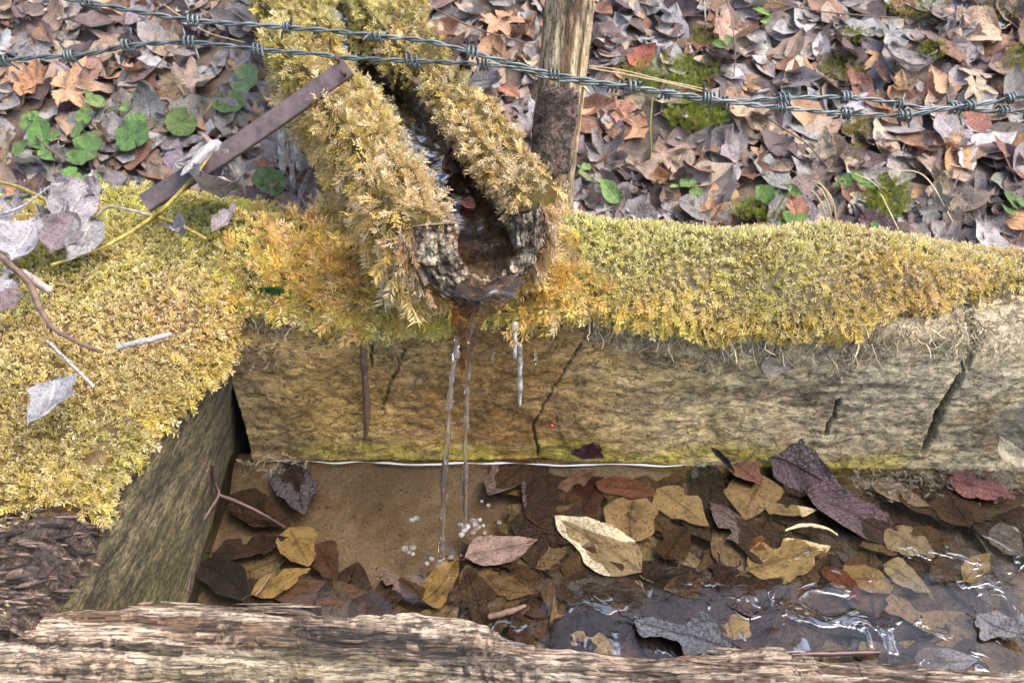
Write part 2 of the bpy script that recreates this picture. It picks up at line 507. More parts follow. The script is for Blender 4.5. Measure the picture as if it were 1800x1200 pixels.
def build_back():
    X = np.repeat(bx[:, None], NS, 1)
    zs = back_top(bx)[:, None] / 0.266
    Y = prof[None, :, 0] + face_y(X)
    Z = np.where(prof[None, :, 1] > 0, prof[None, :, 1] * zs, prof[None, :, 1] + 0 * zs)
    P = np.stack([X, Y, Z], -1)
    n = -grid_normals(P)
    if n[NX // 2, 60, 1] > 0: n = -n
    d = 0.010 * (fbm(X * 5, Z * 9, Y * 9, 3, 1) - 0.5)
    d += 0.0022 * (fbm(X * 24 + Z * 6, Z * 62, Y * 62, 4, 2, 0.6) - 0.5) + .0035 * (fbm(X * 75, Z * 190, Y * 190, 3, 4, .6) - .5)
    d += .004 * (fbm(X * 45, Z * 55, Y * 50, 3, 6, .6) - .5) * sstep(.45, .6, fbm(X * 9, Z * 9, 0, 2, 7))
    flake = fbm(X * 60 + 1.5 * vnoise(X * 20, Z * 30, 0, 8), Z * 130, Y * 120, 4, 5, .6)
    d += 0.0016 * sstep(0.48, 0.54, flake)
    # vertical adze marks near the middle
    d += 0.004 * (fbm(X * 30 + Z * 14, Z * 3, 0, 2, 21) - 0.5) * sstep(-.1, .05, X) * sstep(.5, .3, X)
    front = (np.arange(NS) < 91)[None, :]
    crack = np.zeros_like(X)
    wob = 0.004 * (fbm(X * 30, Z * 60, 0, 2, 31) - 0.5)
    for pts, w, dep in (([(1724, 560), (1712, 600), (1680, 665), (1655, 715), (1640, 765), (1622, 798)], 0.0042, 0.03),
                        ([(712, 612), (690, 668), (672, 720)], 0.0014, 0.007),
                        ([(1024, 600), (975, 680), (938, 752), (946, 805)], 0.0012, 0.006),
                        ([(1474, 700), (1462, 738), (1452, 765)], 0.0022, 0.009),
                        ([(655, 590), (652, 640)], 0.0015, 0.005)):
        fp = face_px(pts)
        dd = line_dist(X + wob, Z, fp)
        k = sstep(w * 1.25, w * 0.5, dd * (0.45 + 1.3 * fbm(X * 35, Z * 35, 0, 3, 77, .6)))
        k = k * front
        d -= dep * k; crack = np.maximum(crack, k)
    P = P + n * d[..., None]
    # colour
    a = fbm(X * 8, Z * 30, Y * 30, 5, 11, 0.6)[..., None]
    tan, olive, grey, dark = [np.array(c) for c in ((.50, .37, .165), (.38, .28, .105), (.50, .425, .285), (.13, .085, .045))]
    k1 = sstep(.35, .65, a); c = olive * (1 - k1) + tan * k1
    g = (sstep(.12, .45, X) * (0.55 + 0.6 * (fbm(X * 10, Z * 14, 0, 3, 41) - 0.3)))[..., None]
    g = np.clip(g, 0, 1); c = c * (1 - g) + grey * g
    dk = sstep(.56, .70, fbm(X * 14, Z * 60, Y * 60, 4, 51, .6))[..., None] * .75
    c = c * (1 - dk) + dark * dk
    pale = sstep(.55, .7, flake)[..., None] * .45 * sstep(-.3, .0, X)[..., None]
    c = c * (1 - pale) + np.array((.50, .42, .28)) * pale
    gold = (sstep(.22, -.05, X) * sstep(-.34, -.2, X) * (.25 + .75 * sstep(.4, .6, fbm(X * 9, Z * 12, 0, 3, 43))) * .7)[..., None]
    c = c * (1 - gold) + c * np.array((1.25, 1.0, .62)) * gold
    # brown wet streak behind the falling water and a yellow-green algae band at the water line
    wx = np.exp(-((X + .035 + .10 * (fbm(X * 3, Z * 8, 0, 2, 61) - .5)) / .115) ** 2)
    wet = np.clip(wx * 1.1, 0, 1) * (0.6 + .4 * fbm(X * 12, Z * 25, 0, 3, 62))
    wc = np.array((.215, .105, .022)) * (0.6 + 0.9 * fbm(X * 20, Z * 45, 0, 4, 63))[..., None]
    c = c * (1 - .92 * wet[..., None]) + wc * .92 * wet[..., None]
    al = sstep(.040, .008, Z + .03 * (fbm(X * 12, 0 * X, 0, 3, 71) - .5)) * sstep(-.32, -.2, X) * sstep(.62, .4, X)
    al = (al * (.35 + .65 * sstep(.35, .6, fbm(X * 16, Z * 30, 0, 3, 72))))[..., None]
    c = c * (1 - al) + np.array((.36, .29, .05)) * al
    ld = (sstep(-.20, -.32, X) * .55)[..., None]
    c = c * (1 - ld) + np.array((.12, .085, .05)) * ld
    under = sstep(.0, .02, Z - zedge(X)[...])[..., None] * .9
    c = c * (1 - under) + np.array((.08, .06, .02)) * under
    c = c * (1 - crack[..., None] * .9) + np.array((.02, .014, .01)) * crack[..., None] * .9
    c = c * 1.14
    wetv = np.clip(wet + sstep(.03, .0, Z), 0, 1)
    # end cap towards the corner
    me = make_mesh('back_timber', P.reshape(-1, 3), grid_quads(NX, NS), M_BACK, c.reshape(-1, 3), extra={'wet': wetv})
    child('back_timber', me, trough, 'tan weathered back timber with a dark slanting crack')
    return P, n
_ze = np.array([face_px([p])[0] for p in [(430, 545), (520, 552), (600, 565), (700, 570), (780, 560), (860, 560), (980, 555), (1100, 572), (1300, 588), (1400, 585), (1480, 580), (1540, 570), (1800, 560), (1900, 550)]])
def zedge(x): return np.interp(x, _ze[:, 0], _ze[:, 1]) + 0.018 * (fbm(np.asarray(x) * 16, 0 * np.asarray(x), 0, 3, 81) - .5)
PB, NB = build_back()

NY, NC = 360, 280
sy = np.linspace(0.352, 0.955, NY)
def build_side():
    Y = sy[:, None]
    xt = np.interp(sy, [.33, .445, .58, .71, .95], [-.372, -.352, -.328, -.308, -.325])   # inner top edge
    xb = np.interp(sy, [.33, .51, .71, .95], [-.330, -.333, -.350, -.36])                 # inner foot
    zt = np.interp(sy, [.33, .40, .45, .6, .95], [.17, .19, .205, .205, .205])
    top = np.interp(sy, [.33, .38, .46, .55, .75, .9, .955], [.165, .190, .232, .255, .262, .258, .22])
    P = np.zeros((NY, NC, 3))
    for i in range(NY):
        pts = [(xb[i] - .004, -.07), (xb[i], 0.0), (xb[i] * .5 + xt[i] * .5 + .001, zt[i] * .5), (xt[i], zt[i] - .004), (xt[i] - .022, zt[i] + .55 * (top[i] - zt[i])),
               (xt[i] - .07, top[i] - .012), (xt[i] - .15, top[i]), (xt[i] - .25, top[i] - .008), (xt[i] - .36, top[i] - .03), (xt[i] - .42, top[i] - .10), (xt[i] - .42, -.07)]
        q = catmull(pts, NC)
        P[i, :, 0] = q[:, 0]; P[i, :, 2] = q[:, 1]; P[i, :, 1] = sy[i]
    n = grid_normals(P)
    if n[NY // 2, NC // 2, 2] < 0: n = -n
    X, Yg, Z = P[..., 0], P[..., 1], P[..., 2]
    inner = (np.arange(NC) < 74)[None, :] * np.ones((NY, 1))
    d = 0.010 * (fbm(X * 7, Yg * 5, Z * 7, 3, 101) - .5)
    d += 0.003 * (fbm(X * 60, Yg * 10, Z * 60, 4, 102, .6) - .5)
    d += 0.0030 * (fbm(X * 240, Yg * 34, Z * 240, 3, 103, .6) - .5)
    rot = sstep(.448, .425, Yg + .03 * (fbm(X * 14, Yg * 14, 0, 3, 104) - .5)) * (1 - inner)
    # the decayed end: layered flakes lying across
    d += rot * (.014 * (fbm(X * 40 + 2 * fbm(X * 9, Yg * 20, 0, 3, 107), Yg * 150, Z * 60, 4, 105, .65) - .5) + .007 * sstep(.47, .53, fbm(X * 40, Yg * 170, 0, 4, 106, .6)))
    P = P + n * d[..., None]
    a = fbm(X * 120, Yg * 16, Z * 120, 5, 111, .7)[..., None]
    k = sstep(.38, .62, a)
    c = np.array((.075, .055, .03)) * (1 - k) + np.array((.25, .205, .105)) * k
    gg = sstep(.45, .7, fbm(X * 12, Yg * 6, Z * 12, 3, 112))[..., None] * .6
    c = c * (1 - gg) + np.array((.17, .155, .045)) * gg
    far = (sstep(.56, .70, Yg) * .45)[..., None]
    c = c * (1 - far) + np.array((.10, .08, .055)) * far
    r = rot[..., None]
    rk = sstep(.46, .62, fbm(X * 55 + 2 * fbm(X * 9, Yg * 20, 0, 3, 107), Yg * 230, 0, 5, 113, .7))[..., None]
    c = c * (1 - r) + (np.array((.11, .075, .058)) * (1 - rk) + np.array((.38, .26, .185)) * rk) * r
    topm = ((1 - inner) * (1 - rot))[..., None]
    soil = np.array((.11, .07, .03))
    c = c * (1 - topm) + soil * topm
    wet = sstep(.025, .0, Z) * inner
    me = make_mesh('side_timber', P.reshape(-1, 3), grid_quads(NY, NC), M_SIDE, c.reshape(-1, 3), extra={'wet': wet})
    child('side_timber', me, trough, 'grey-brown side timber with rough sawn inner face and decayed dark end')
    parts, cols = [], []
    ii, jj = np.nonzero(rot > .5)
    for _ in range(900):
        q = rng.integers(0, len(ii)); p = P[ii[q], jj[q]] + n[ii[q], jj[q]] * rng.uniform(0, .004)
        L = rng.uniform(.006, .030); w = rng.uniform(.0006, .0024)
        dv = nrm(np.array([1, rng.normal(0, .18), rng.normal(0, .15)]))
        t = np.linspace(-.5, .5, 5)[:, None]
        V, F = tube(p + t * L * dv + (.25 - t ** 2) * .12 * L * n[ii[q], jj[q]], w * np.array([.3, .9, 1, .8, .2]), 4, twist_noise=.5, seed=int(q))
        parts.append((V, F)); a = rng.random() ** 1.6
        cols.append(np.tile(np.array((.07, .045, .035)) * (1 - a) + np.array((.50, .34, .24)) * a, (len(V), 1)))
    V, F = merge(parts)
    me = make_mesh('rotten_chips', V, F, M_ROT, np.vstack(cols), extra={'wet': np.zeros(len(V))})
    child('rotten_chips', me, trough, kind='stuff')
    # closing face at the far end
    e = P[-1]; ctr = e.mean(0)
    V = np.vstack([e, ctr]); F = np.stack([np.arange(NC - 1), np.arange(1, NC), np.full(NC - 1, NC)], 1)
    me = make_mesh('end_grain', V, F, M_SIDE, np.tile((.12, .085, .05), (NC + 1, 1)), extra={'wet': np.zeros(NC + 1)})
    child('end_grain', me, trough)
    return P, n, rot
PS, NSD, ROT = build_side()

_fr = [(-200, 1092), (0, 1083), (60, 1082), (90, 1076), (150, 1066), (250, 1062), (400, 1060), (450, 1054), (535, 1062), (556, 1073), (640, 1081), (720, 1090), (815, 1108), (850, 1126), (885, 1140), (945, 1158), (1050, 1163), (1130, 1178), (1190, 1171), (1390, 1164), (1412, 1177), (1560, 1190), (1680, 1199), (1850, 1215), (2100, 1240)]
_fw = np.array([at_z(px, py, .168)[:2] for px, py in _fr])
def build_front():
    nx, ns = 780, 170
    x = np.linspace(-.62, .85, nx); X = np.repeat(x[:, None], ns, 1)
    yb = np.interp(x, _fw[:, 0], _fw[:, 1])[:, None] + .007 + (np.interp(x, [-.35, -.12, .02, .5], [0, .004, .013, .016]) + .010 * (np.floor(6 * fbm(x * 9, 0 * x, 0, 2, 211)) / 6 - .45) + .006 * (fbm(x * 45, 0 * x, 0, 3, 212) - .5))[:, None]
    pr = catmull([(.004, -.07), (.006, .05), (.004, .125), (0, .152), (-.008, .165), (-.02, .172), (-.05, .175), (-.085, .168), (-.12, .14), (-.15, .06), (-.155, -.07)], ns)
    # more samples where the camera looks
    Y = pr[None, :, 0] + yb; Z = pr[None, :, 1] + 0 * yb
    P = np.stack([X, Y, Z], -1)
    n = grid_normals(P)
    if n[nx // 2, ns // 2, 2] < 0: n = -n
    sk = Y + 0.10 * X                                    # fibres run slightly askew
    wob = .02 * (fbm(X * 5, sk * 12, 0, 2, 201) - .5)
    q = sk + wob
    fib = fbm(X * 8, q * 170, Z * 110, 5, 202, .68)
    lay = fbm(X * 4.5, q * 55, Z * 30, 3, 203, .5)
    terr = np.floor(lay * 7) / 7 + (1 / 7) * sstep(.75, 1, (lay * 7) % 1)
    d = .026 * (terr - .5) + .007 * (fib - .5) + .012 * (fbm(X * 3, q * 9, 0, 2, 204) - .5)
    hol = sstep(.50, .54, fbm(X * 6 + 3, q * 30, 0, 4, 205, .55))
    fx, fy = pxmask(P)
    wv_ = 26 * (fbm(X * 14, q * 60, 0, 4, 215, .6) - .5); wx_ = 200 * (fbm(X * 12, q * 120, 0, 3, 216) - .5)
    patch = 0 * X
    for cx, cy, rx, ry in ((680, 1112, 200, 26), (300, 1195, 360, 13), (840, 1180, 110, 12), (120, 1128, 190, 9), (1180, 1196, 180, 10)):
        patch = np.maximum(patch, sstep(1.15, .8, np.hypot((fx + wx_ - cx - .0) / rx, (fy + wv_ - cy - .12 * (fx - cx)) / ry)))
    hol = np.maximum(hol * .6, patch)
    d -= .007 * hol
    edge = sstep(.0, .012, (yb - Y)) 
    P = P + n * (d * (.35 + .65 * edge))[..., None]
    k = sstep(.37, .49, fib * .65 + terr * .35)[..., None]
    c = np.array((.23, .13, .07)) * (1 - k) + np.array((.76, .58, .41)) * k
    p2 = sstep(.55, .75, fbm(X * 9, q * 60, 0, 3, 206))[..., None] * .5
    c = c * (1 - p2) + np.array((.62, .52, .40)) * p2
    h2 = (hol * .95 * (1 - .75 * sstep(.53, .58, fib)))[..., None]
    c = c * (1 - h2) + np.array((.05, .035, .028)) * h2
    dl = sstep(.60, .68, fbm(X * 7, q * 170, 0, 3, 207))[..., None] * .7
    c = c * (1 - dl) + np.array((.06, .042, .03)) * dl
    ag = (sstep(.5, .65, fbm(X * 8, q * 40, 0, 3, 208)) * sstep(.03, .055, yb - Y) * sstep(.1, -.1, X))[..., None] * .35
    c = c * (1 - ag) + np.array((.15, .16, .05)) * ag
    me = make_mesh('front_timber', P.reshape(-1, 3), grid_quads(nx, ns), M_ROT, c.reshape(-1, 3), extra={'wet': np.zeros(X.size)})
    child('front_timber', me, trough, 'pale rotten front timber with long splintered fibres')
    # splinters standing off the surface
    parts, cols = [], []
    for i in range(420):
        a, b = rng.integers(20, nx - 20), rng.integers(50, 125)
        p = P[a, b] + n[a, b] * .0012
        L = rng.uniform(.012, .06); w = rng.uniform(.0006, .002)
        s = np.linspace(-.5, .5, 7)[:, None]
        lift = rng.uniform(-.0005, .003)
        path = p + s * L * np.array([1, -.10 + rng.normal(0, .03), 0]) + (s + .5) ** 2 * lift * n[a, b]
        V, F = tube(path, w * np.sin(np.linspace(.25, np.pi - .15, 7)), 4)
        parts.append((V, F))
        t = rng.random(); cols.append(np.tile(np.array((.25, .16, .10)) * (1 - t) + np.array((.60, .47, .34)) * t, (len(V), 1)))
    V, F = merge(parts)
    me = make_mesh('splinters', V, F, M_ROT, np.vstack(cols), extra={'wet': np.zeros(len(V))})
    child('splinters', me, trough, kind='stuff')
build_front()

# ------------------------------------------------------------------ sand bed and water in the trough
BEDX0, BEDX1 = -.345, 1.0
def bed_z(x, y):
    x, y = np.asarray(x, float), np.asarray(y, float)
    return -.030 + .012 * sstep(-.05, .2, x) + .006 * (fbm(x * 9, y * 9, 0, 3, 301) - .5) - .008 * sstep(.0, .25, x) + .024 * sstep(.665, .712, y + .035 * np.maximum(0, x)) * sstep(.35, .1, x)
def build_bed():
    xs, ys = np.linspace(BEDX0, BEDX1, 160), np.linspace(.27, .73, 70)
    X, Y = np.meshgrid(xs, ys, indexing='ij')
    P = np.stack([X, Y, bed_z(X, Y)], -1)
    m, nt, out = new_mat('wet_sand'); N = NT(nt)
    g = N.noise(N.coords(), 330, 5, .75); g2 = N.noise(N.coords(), 18, 6, .65)
    c = N.ramp(g2, [(.32, (.125, .09, .06)), (.52, (.19, .145, .10)), (.70, (.26, .205, .145))])
    c = N.mix(1.0, c, N.ramp(g, [(.34, .5), (.5, 1.0), (.64, 1.5)]), 'MULTIPLY')
    N.principled(out, c, .5, N.bump(g, .5, .002))
    link('sand', make_mesh('sand', P.reshape(-1, 3), grid_quads(160, 70), m), kind='structure', label='pale brown sand on the trough bottom')
build_bed()
def build_water():
    xs, ys = np.linspace(BEDX0 - .01, BEDX1, 270), np.linspace(.27, .725, 110)
    X, Y = np.meshgrid(xs, ys, indexing='ij')
    Z = .0028 * (fbm(X * 34, Y * 46, 0, 3, 311, .45) - .5) * sstep(-.08, .25, X) * (.3 + .7 * sstep(.60, .45, Y))
    for (px, py) in ((777, 985), (817, 935)):
        c = at_z(px, py, 0); r = np.hypot(X - c[0], Y - c[1])
        Z += .0014 * np.cos(r * 260) * np.exp(-r / .045)
    me = make_mesh('water', np.stack([X, Y, Z], -1).reshape(-1, 3), grid_quads(270, 110), M_WATER, extra={'chop_glints': sstep(-.08, .04, X + .25 * (.6 - Y)) * (.04 + .96 * sstep(.56, .47, Y - .16 * X)) + .35 * np.exp(-(np.hypot(X + .052, Y - .585) / .035) ** 2)})  # mask for choppier bump and for the painted sky glints
    link('water', me, kind='structure', label='clear shallow water standing in the trough')
build_water()

# ------------------------------------------------------------------ the hollowed log channel
AX0, AX1 = np.array([-.034, .668, .334]), np.array([-.345, 1.66, .392])
NT_, NPH = 170, 110
def axis(t):
    t = np.asarray(t, float)
    bend = .008 * np.sin(t * 8.5 + .4) - .006 * np.sin(t * 17) - .024 * sstep(.03, .28, t) - .012 * t
    return AX0[None] * (1 - t)[:, None] + AX1[None] * t[:, None] + bend[:, None] * np.array([.95, .3, 0])[None]
adir = nrm(AX1 - AX0); cdir = nrm(np.cross(adir, [0, 0, 1.0])); udir = np.cross(cdir, adir)
def chan_R(t): return .066 + .022 * t
def build_channel():
    t = np.linspace(0, 1, NT_); A = axis(t)
    ph = np.radians(np.linspace(-112, 112, NPH)); R = chan_R(t)
    def arc(rad, ph, dx=0., dz=0.):
        return A[:, None] + (rad[:, None] * np.sin(ph)[None] + dx)[..., None] * cdir + (-rad[:, None] * np.cos(ph)[None] + dz)[..., None] * udir
    O = arc(R, ph)
    phi = ph[::-1]
    I = A[:, None] + (R[:, None] * .48 * np.sin(phi)[None] + .009)[..., None] * cdir + (-R[:, None] * .74 * np.cos(phi)[None])[..., None] * udir
    P = np.concatenate([O, I], 1)
    P = np.concatenate([P, P[:, :1]], 1)
    n = grid_normals(P); n[:, -1] = n[:, 0]
    if (n[40, NPH // 2] @ udir) > 0: n = -n
    d = .014 * (fbm(P[..., 0] * 14, P[..., 1] * 9, P[..., 2] * 14, 3, 401) - .5) + .008 * (fbm(P[..., 0] * 60, P[..., 1] * 25, P[..., 2] * 60, 4, 402, .6) - .5)
    d[:, -1] = d[:, 0]
    P = P + n * d[..., None]
    # ragged mouth
    rag = .018 * (fbm(np.arange(P.shape[1]) * .25, 0 * np.arange(P.shape[1]), 0, 3, 404) - .5)
    rag[-1] = rag[0]
    P = P + (rag[None, :] * np.exp(-t[:, None] / .03))[..., None] * adir
    m = P.shape[1]
    a = fbm(P[..., 0] * 50, P[..., 1] * 14, P[..., 2] * 50, 4, 403, .6)[..., None]
    k = sstep(.38, .62, a)
    c = np.array((.075, .05, .032)) * (1 - k) + np.array((.27, .19, .12)) * k
    inn = np.zeros((NT_, m)); inn[:, NPH + 9:-12] = 1
    c = c * (1 - .7 * inn[..., None]) + np.array((.15, .11, .07)) * .7 * inn[..., None]
    root = empty('wooden_channel', (AX0 + AX1) / 2 - udir * .08, 'hollowed mossy log channel carrying water into the trough', 'water channel')
    me = make_mesh('hollow_log', P.reshape(-1, 3), grid_quads(NT_, m), M_BARK, c.reshape(-1, 3), extra={'wet': inn * .8})
    child('hollow_log', me, root)
    # end grain of the mouth, a broken U-shaped face of concentric ridges
    O0, I0 = P[0, :NPH], P[0, NPH:2 * NPH][::-1]
    K = 30; w = np.linspace(0, 1, K)[None, :, None]
    E = O0[:, None] * (1 - w) + I0[:, None] * w
    s = np.arange(NPH)[:, None] * np.ones((1, K)) * 72 / 110; ww = np.ones((NPH, 1)) * np.linspace(0, 1, K)[None]
    bul = .007 * np.sin(ww * np.pi) + .022 * (fbm(ww * 8 + .8 * vnoise(s * .2, ww * 3), s * .22, 0, 5, 405, .65) - .5) * np.clip(np.sin(ww * np.pi), 0, 1) ** .5
    E = E - adir * bul[..., None]
    kk = sstep(.42, .56, fbm(ww * 11 + .8 * vnoise(s * .2, ww * 3), s * .26, 0, 5, 406, .7))[..., None]
    c = np.array((.09, .062, .042)) * (1 - kk) + np.array((.52, .42, .29)) * kk
    rd = (sstep(.55, .7, fbm(ww * 3, s * .12, 0, 3, 407)) * sstep(30, 8, s))[..., None] * .6
    c = c * (1 - rd) + np.array((.33, .16, .10)) * rd
    me = make_mesh('mouth_end', E.reshape(-1, 3), grid_quads(NPH, K), M_BARK, c.reshape(-1, 3), extra={'wet': sstep(.3, .9, ww) * sstep(12, 30, s)})
    child('mouth_end', me, root, 'ragged grey-brown broken mouth of the hollow log')
    # water running in the hollow
    tt = np.linspace(-.006, 1, 260); AA = axis(tt); RR = chan_R(tt) * .47 * (1 - .40 * sstep(.15, .45, tt))
    v = np.linspace(-1, 1, 24)
    lev = -.010 - .012 * sstep(.03, -.006, tt)
    Pw = AA[:, None] + (RR[:, None] * .97 * v[None] + .009)[..., None] * cdir + lev[:, None, None] * udir
    zz = .005 * (fbm(tt[:, None] * 45, v[None] * 2.2 + 0 * tt[:, None], 0, 3, 408) - .5)
    Pw = Pw + zz[..., None] * udir
    me = make_mesh('running_water', Pw.reshape(-1, 3), grid_quads(260, 24), M_FLOW)
    link('running_water', me, kind='structure', label='water running along the hollow of the log channel')
    # dark leaf bits washed into the hollow are added further down
build_channel()

# ------------------------------------------------------------------ moss
def leaflet(base, d, side, L, w, lift):
    m = base + d * L * .22
    return [m + side * w, base + d * L + lift, m - side * w]
def frond_template(seed, nl=7, stem_w=.028, lo=.26, droop=.25, ang=52, lw=1.0):
    r = random.Random(seed)
    V, F, T = [], [], []
    xs = np.linspace(0, 1, 5)
    curve = lambda x: np.array([x, .10 * math.sin(x * 2.2 + seed), -droop * x * x + .12 * x])
    for x in xs:
        c = curve(x); w = stem_w * (1 - .7 * x)
        V += [c + [0, w, 0], c - [0, w, 0]]; T += [x * .6, x * .6]
    for i in range(4):
        a = 2 * i; F += [(a, a + 1, a + 3), (a, a + 3, a + 2)]
    for k in range(nl):
        x = .12 + .80 * k / (nl - 1) + r.uniform(-.03, .03)
        for sgn in (-1, 1):
            L = lo * math.sin(math.pi * (.25 + .70 * (1 - x) ** .8)) * r.uniform(.7, 1.25) + .06
            an = math.radians(ang + r.uniform(-14, 14)) * sgn
            d = np.array([math.cos(an), math.sin(an), r.uniform(-.25, .35)])
            s = np.array([-math.sin(an), math.cos(an), 0])
            q = leaflet(curve(x), d, s, L, L * lw * r.uniform(.10, .20), np.array([0, 0, r.uniform(-.04, .06)]))
            b = len(V); V += q; F += [(b, b + 1, b + 2)]
            T += [x * .5 + .1, min(1, x * .5 + .65), x * .5 + .1]
    return np.array(V), np.array(F), np.clip(np.array(T), 0, 1)
def tuft_template(seed, nl=9):
    r = random.Random(seed)
    V, F, T = [], [], []
    for k in range(nl):
        x = k / nl
        az = k * 2.4 + r.uniform(-.3, .3)
        op = math.radians(r.uniform(38, 68) * (1 - .55 * x))
        d = np.array([math.cos(op), math.sin(op) * math.cos(az), math.sin(op) * math.sin(az)])
        s = nrm(np.cross(d, [1, 0, 0.01]))
        L = r.uniform(.30, .72) * (1 - .25 * x)
        q = leaflet(np.array([x * .62, 0, 0]), d, s, L, L * r.uniform(.11, .21), -.06 * np.array([0, math.cos(az), math.sin(az)]))
        b = len(V); V += q; F += [(b, b + 1, b + 2)]
        T += [.1 + x * .4, .65 + .35 * x, .1 + x * .4]
    return np.array(V), np.array(F), np.clip(np.array(T), 0, 1)
FROND = [frond_template(s) for s in range(5)]
BIGF = [frond_template(s + 20, 12, .014, .27, .35, 46, .72) for s in range(5)]
TUFT = [tuft_template(s + 50) for s in range(5)]

def stamp(temps, pos, d, n, size, col, tipcol, frost, width=1.0):
    """many small sprigs as one vertex/face/colour set"""
    Vs, Fs, Cs, off = [], [], [], 0
    which = rng.integers(0, len(temps), len(pos))
    d = nrm(d); b = nrm(np.cross(n, d)); n2 = np.cross(d, b)
    for k, (tv, tf, tt) in enumerate(temps):
        m = which == k
        if not m.any(): continue
        p, dd, bb, nn, s = pos[m], d[m], b[m], n2[m], size[m][:, None, None]
        V = p[:, None] + s * (tv[None, :, 0:1] * dd[:, None] + width * tv[None, :, 1:2] * bb[:, None] + tv[None, :, 2:3] * nn[:, None])
        fr = (frost[m][:, None] * tt[None] ** 1.6)[..., None]
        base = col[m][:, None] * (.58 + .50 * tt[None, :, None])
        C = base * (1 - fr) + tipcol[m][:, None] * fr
        nvt = len(tv)
        F = tf[None] + (np.arange(m.sum()) * nvt)[:, None, None] + off
        Vs.append(V.reshape(-1, 3)); Cs.append(C.reshape(-1, 3)); Fs.append(F.reshape(-1, 3)); off += m.sum() * nvt
    return np.vstack(Vs), np.vstack(Fs), np.vstack(Cs)
def sample_grid(P, N_, weight, count):
    """random points on a grid surface, density by weight x area"""
    e1, e2 = P[1:, :-1] - P[:-1, :-1], P[:-1, 1:] - P[:-1, :-1]
    A = np.linalg.norm(np.cross(e1, e2), axis=-1) * weight[:-1, :-1]
    p = A.ravel() / A.sum()
    k = rng.choice(len(p), count, p=p)
    i, j = np.divmod(k, A.shape[1])
    u, v = rng.random(count)[:, None], rng.random(count)[:, None]
    def bl(Q): return Q[i, j] * (1 - u) * (1 - v) + Q[i + 1, j] * u * (1 - v) + Q[i, j + 1] * (1 - u) * v + Q[i + 1, j + 1] * u * v
    return bl(P), nrm(bl(N_)), i, j
DOWN = np.array([0, 0, -1.0])
def moss_object(label, base_grid, base_mask, base_col, sprigs):
    """base cushion plus sprigs -> one 'stuff' object"""
    Vs, Fs, Cs, off = [], [], [], 0
    if base_grid is not None:
        if base_grid.shape[1] > 100: base_grid, base_mask, base_col = base_grid[::2, ::2], base_mask[::2, ::2], base_col[::2, ::2]
        nu, nv = base_grid.shape[:2]
        Vs.append(base_grid.reshape(-1, 3)); Cs.append(base_col.reshape(-1, 3))
        q = grid_quads(nu, nv, base_mask)
        Fs.append(np.vstack([q[:, [0, 1, 2]], q[:, [0, 2, 3]]])); off = nu * nv
    for V, F, C in sprigs:
        Vs.append(V); Fs.append(F + off); Cs.append(C); off += len(V)
    me = make_mesh('moss', np.vstack(Vs), np.vstack(Fs), M_MOSS, np.vstack(Cs), smooth=False)
    return link('moss', me, None, label, 'moss', None, 'stuff')
ORANGE, YELLOW, GREEN, LIME, BROWN, STRAWC, FROST = [np.array(c) for c in
    ((.66, .32, .055), (.68, .53, .09), (.31, .34, .035), (.54, .58, .08), (.30, .16, .045), (.60, .44, .20), (.92, .83, .68))]
def blend(*cw):
    s = sum(w for c, w in cw)[..., None]
    return sum(c * w[..., None] for c, w in cw) / np.maximum(s, 1e-6)
def blob(px, py, cx, cy, rx, ry): return np.exp(-((px - cx) / rx) ** 2 - ((py - cy) / ry) ** 2)

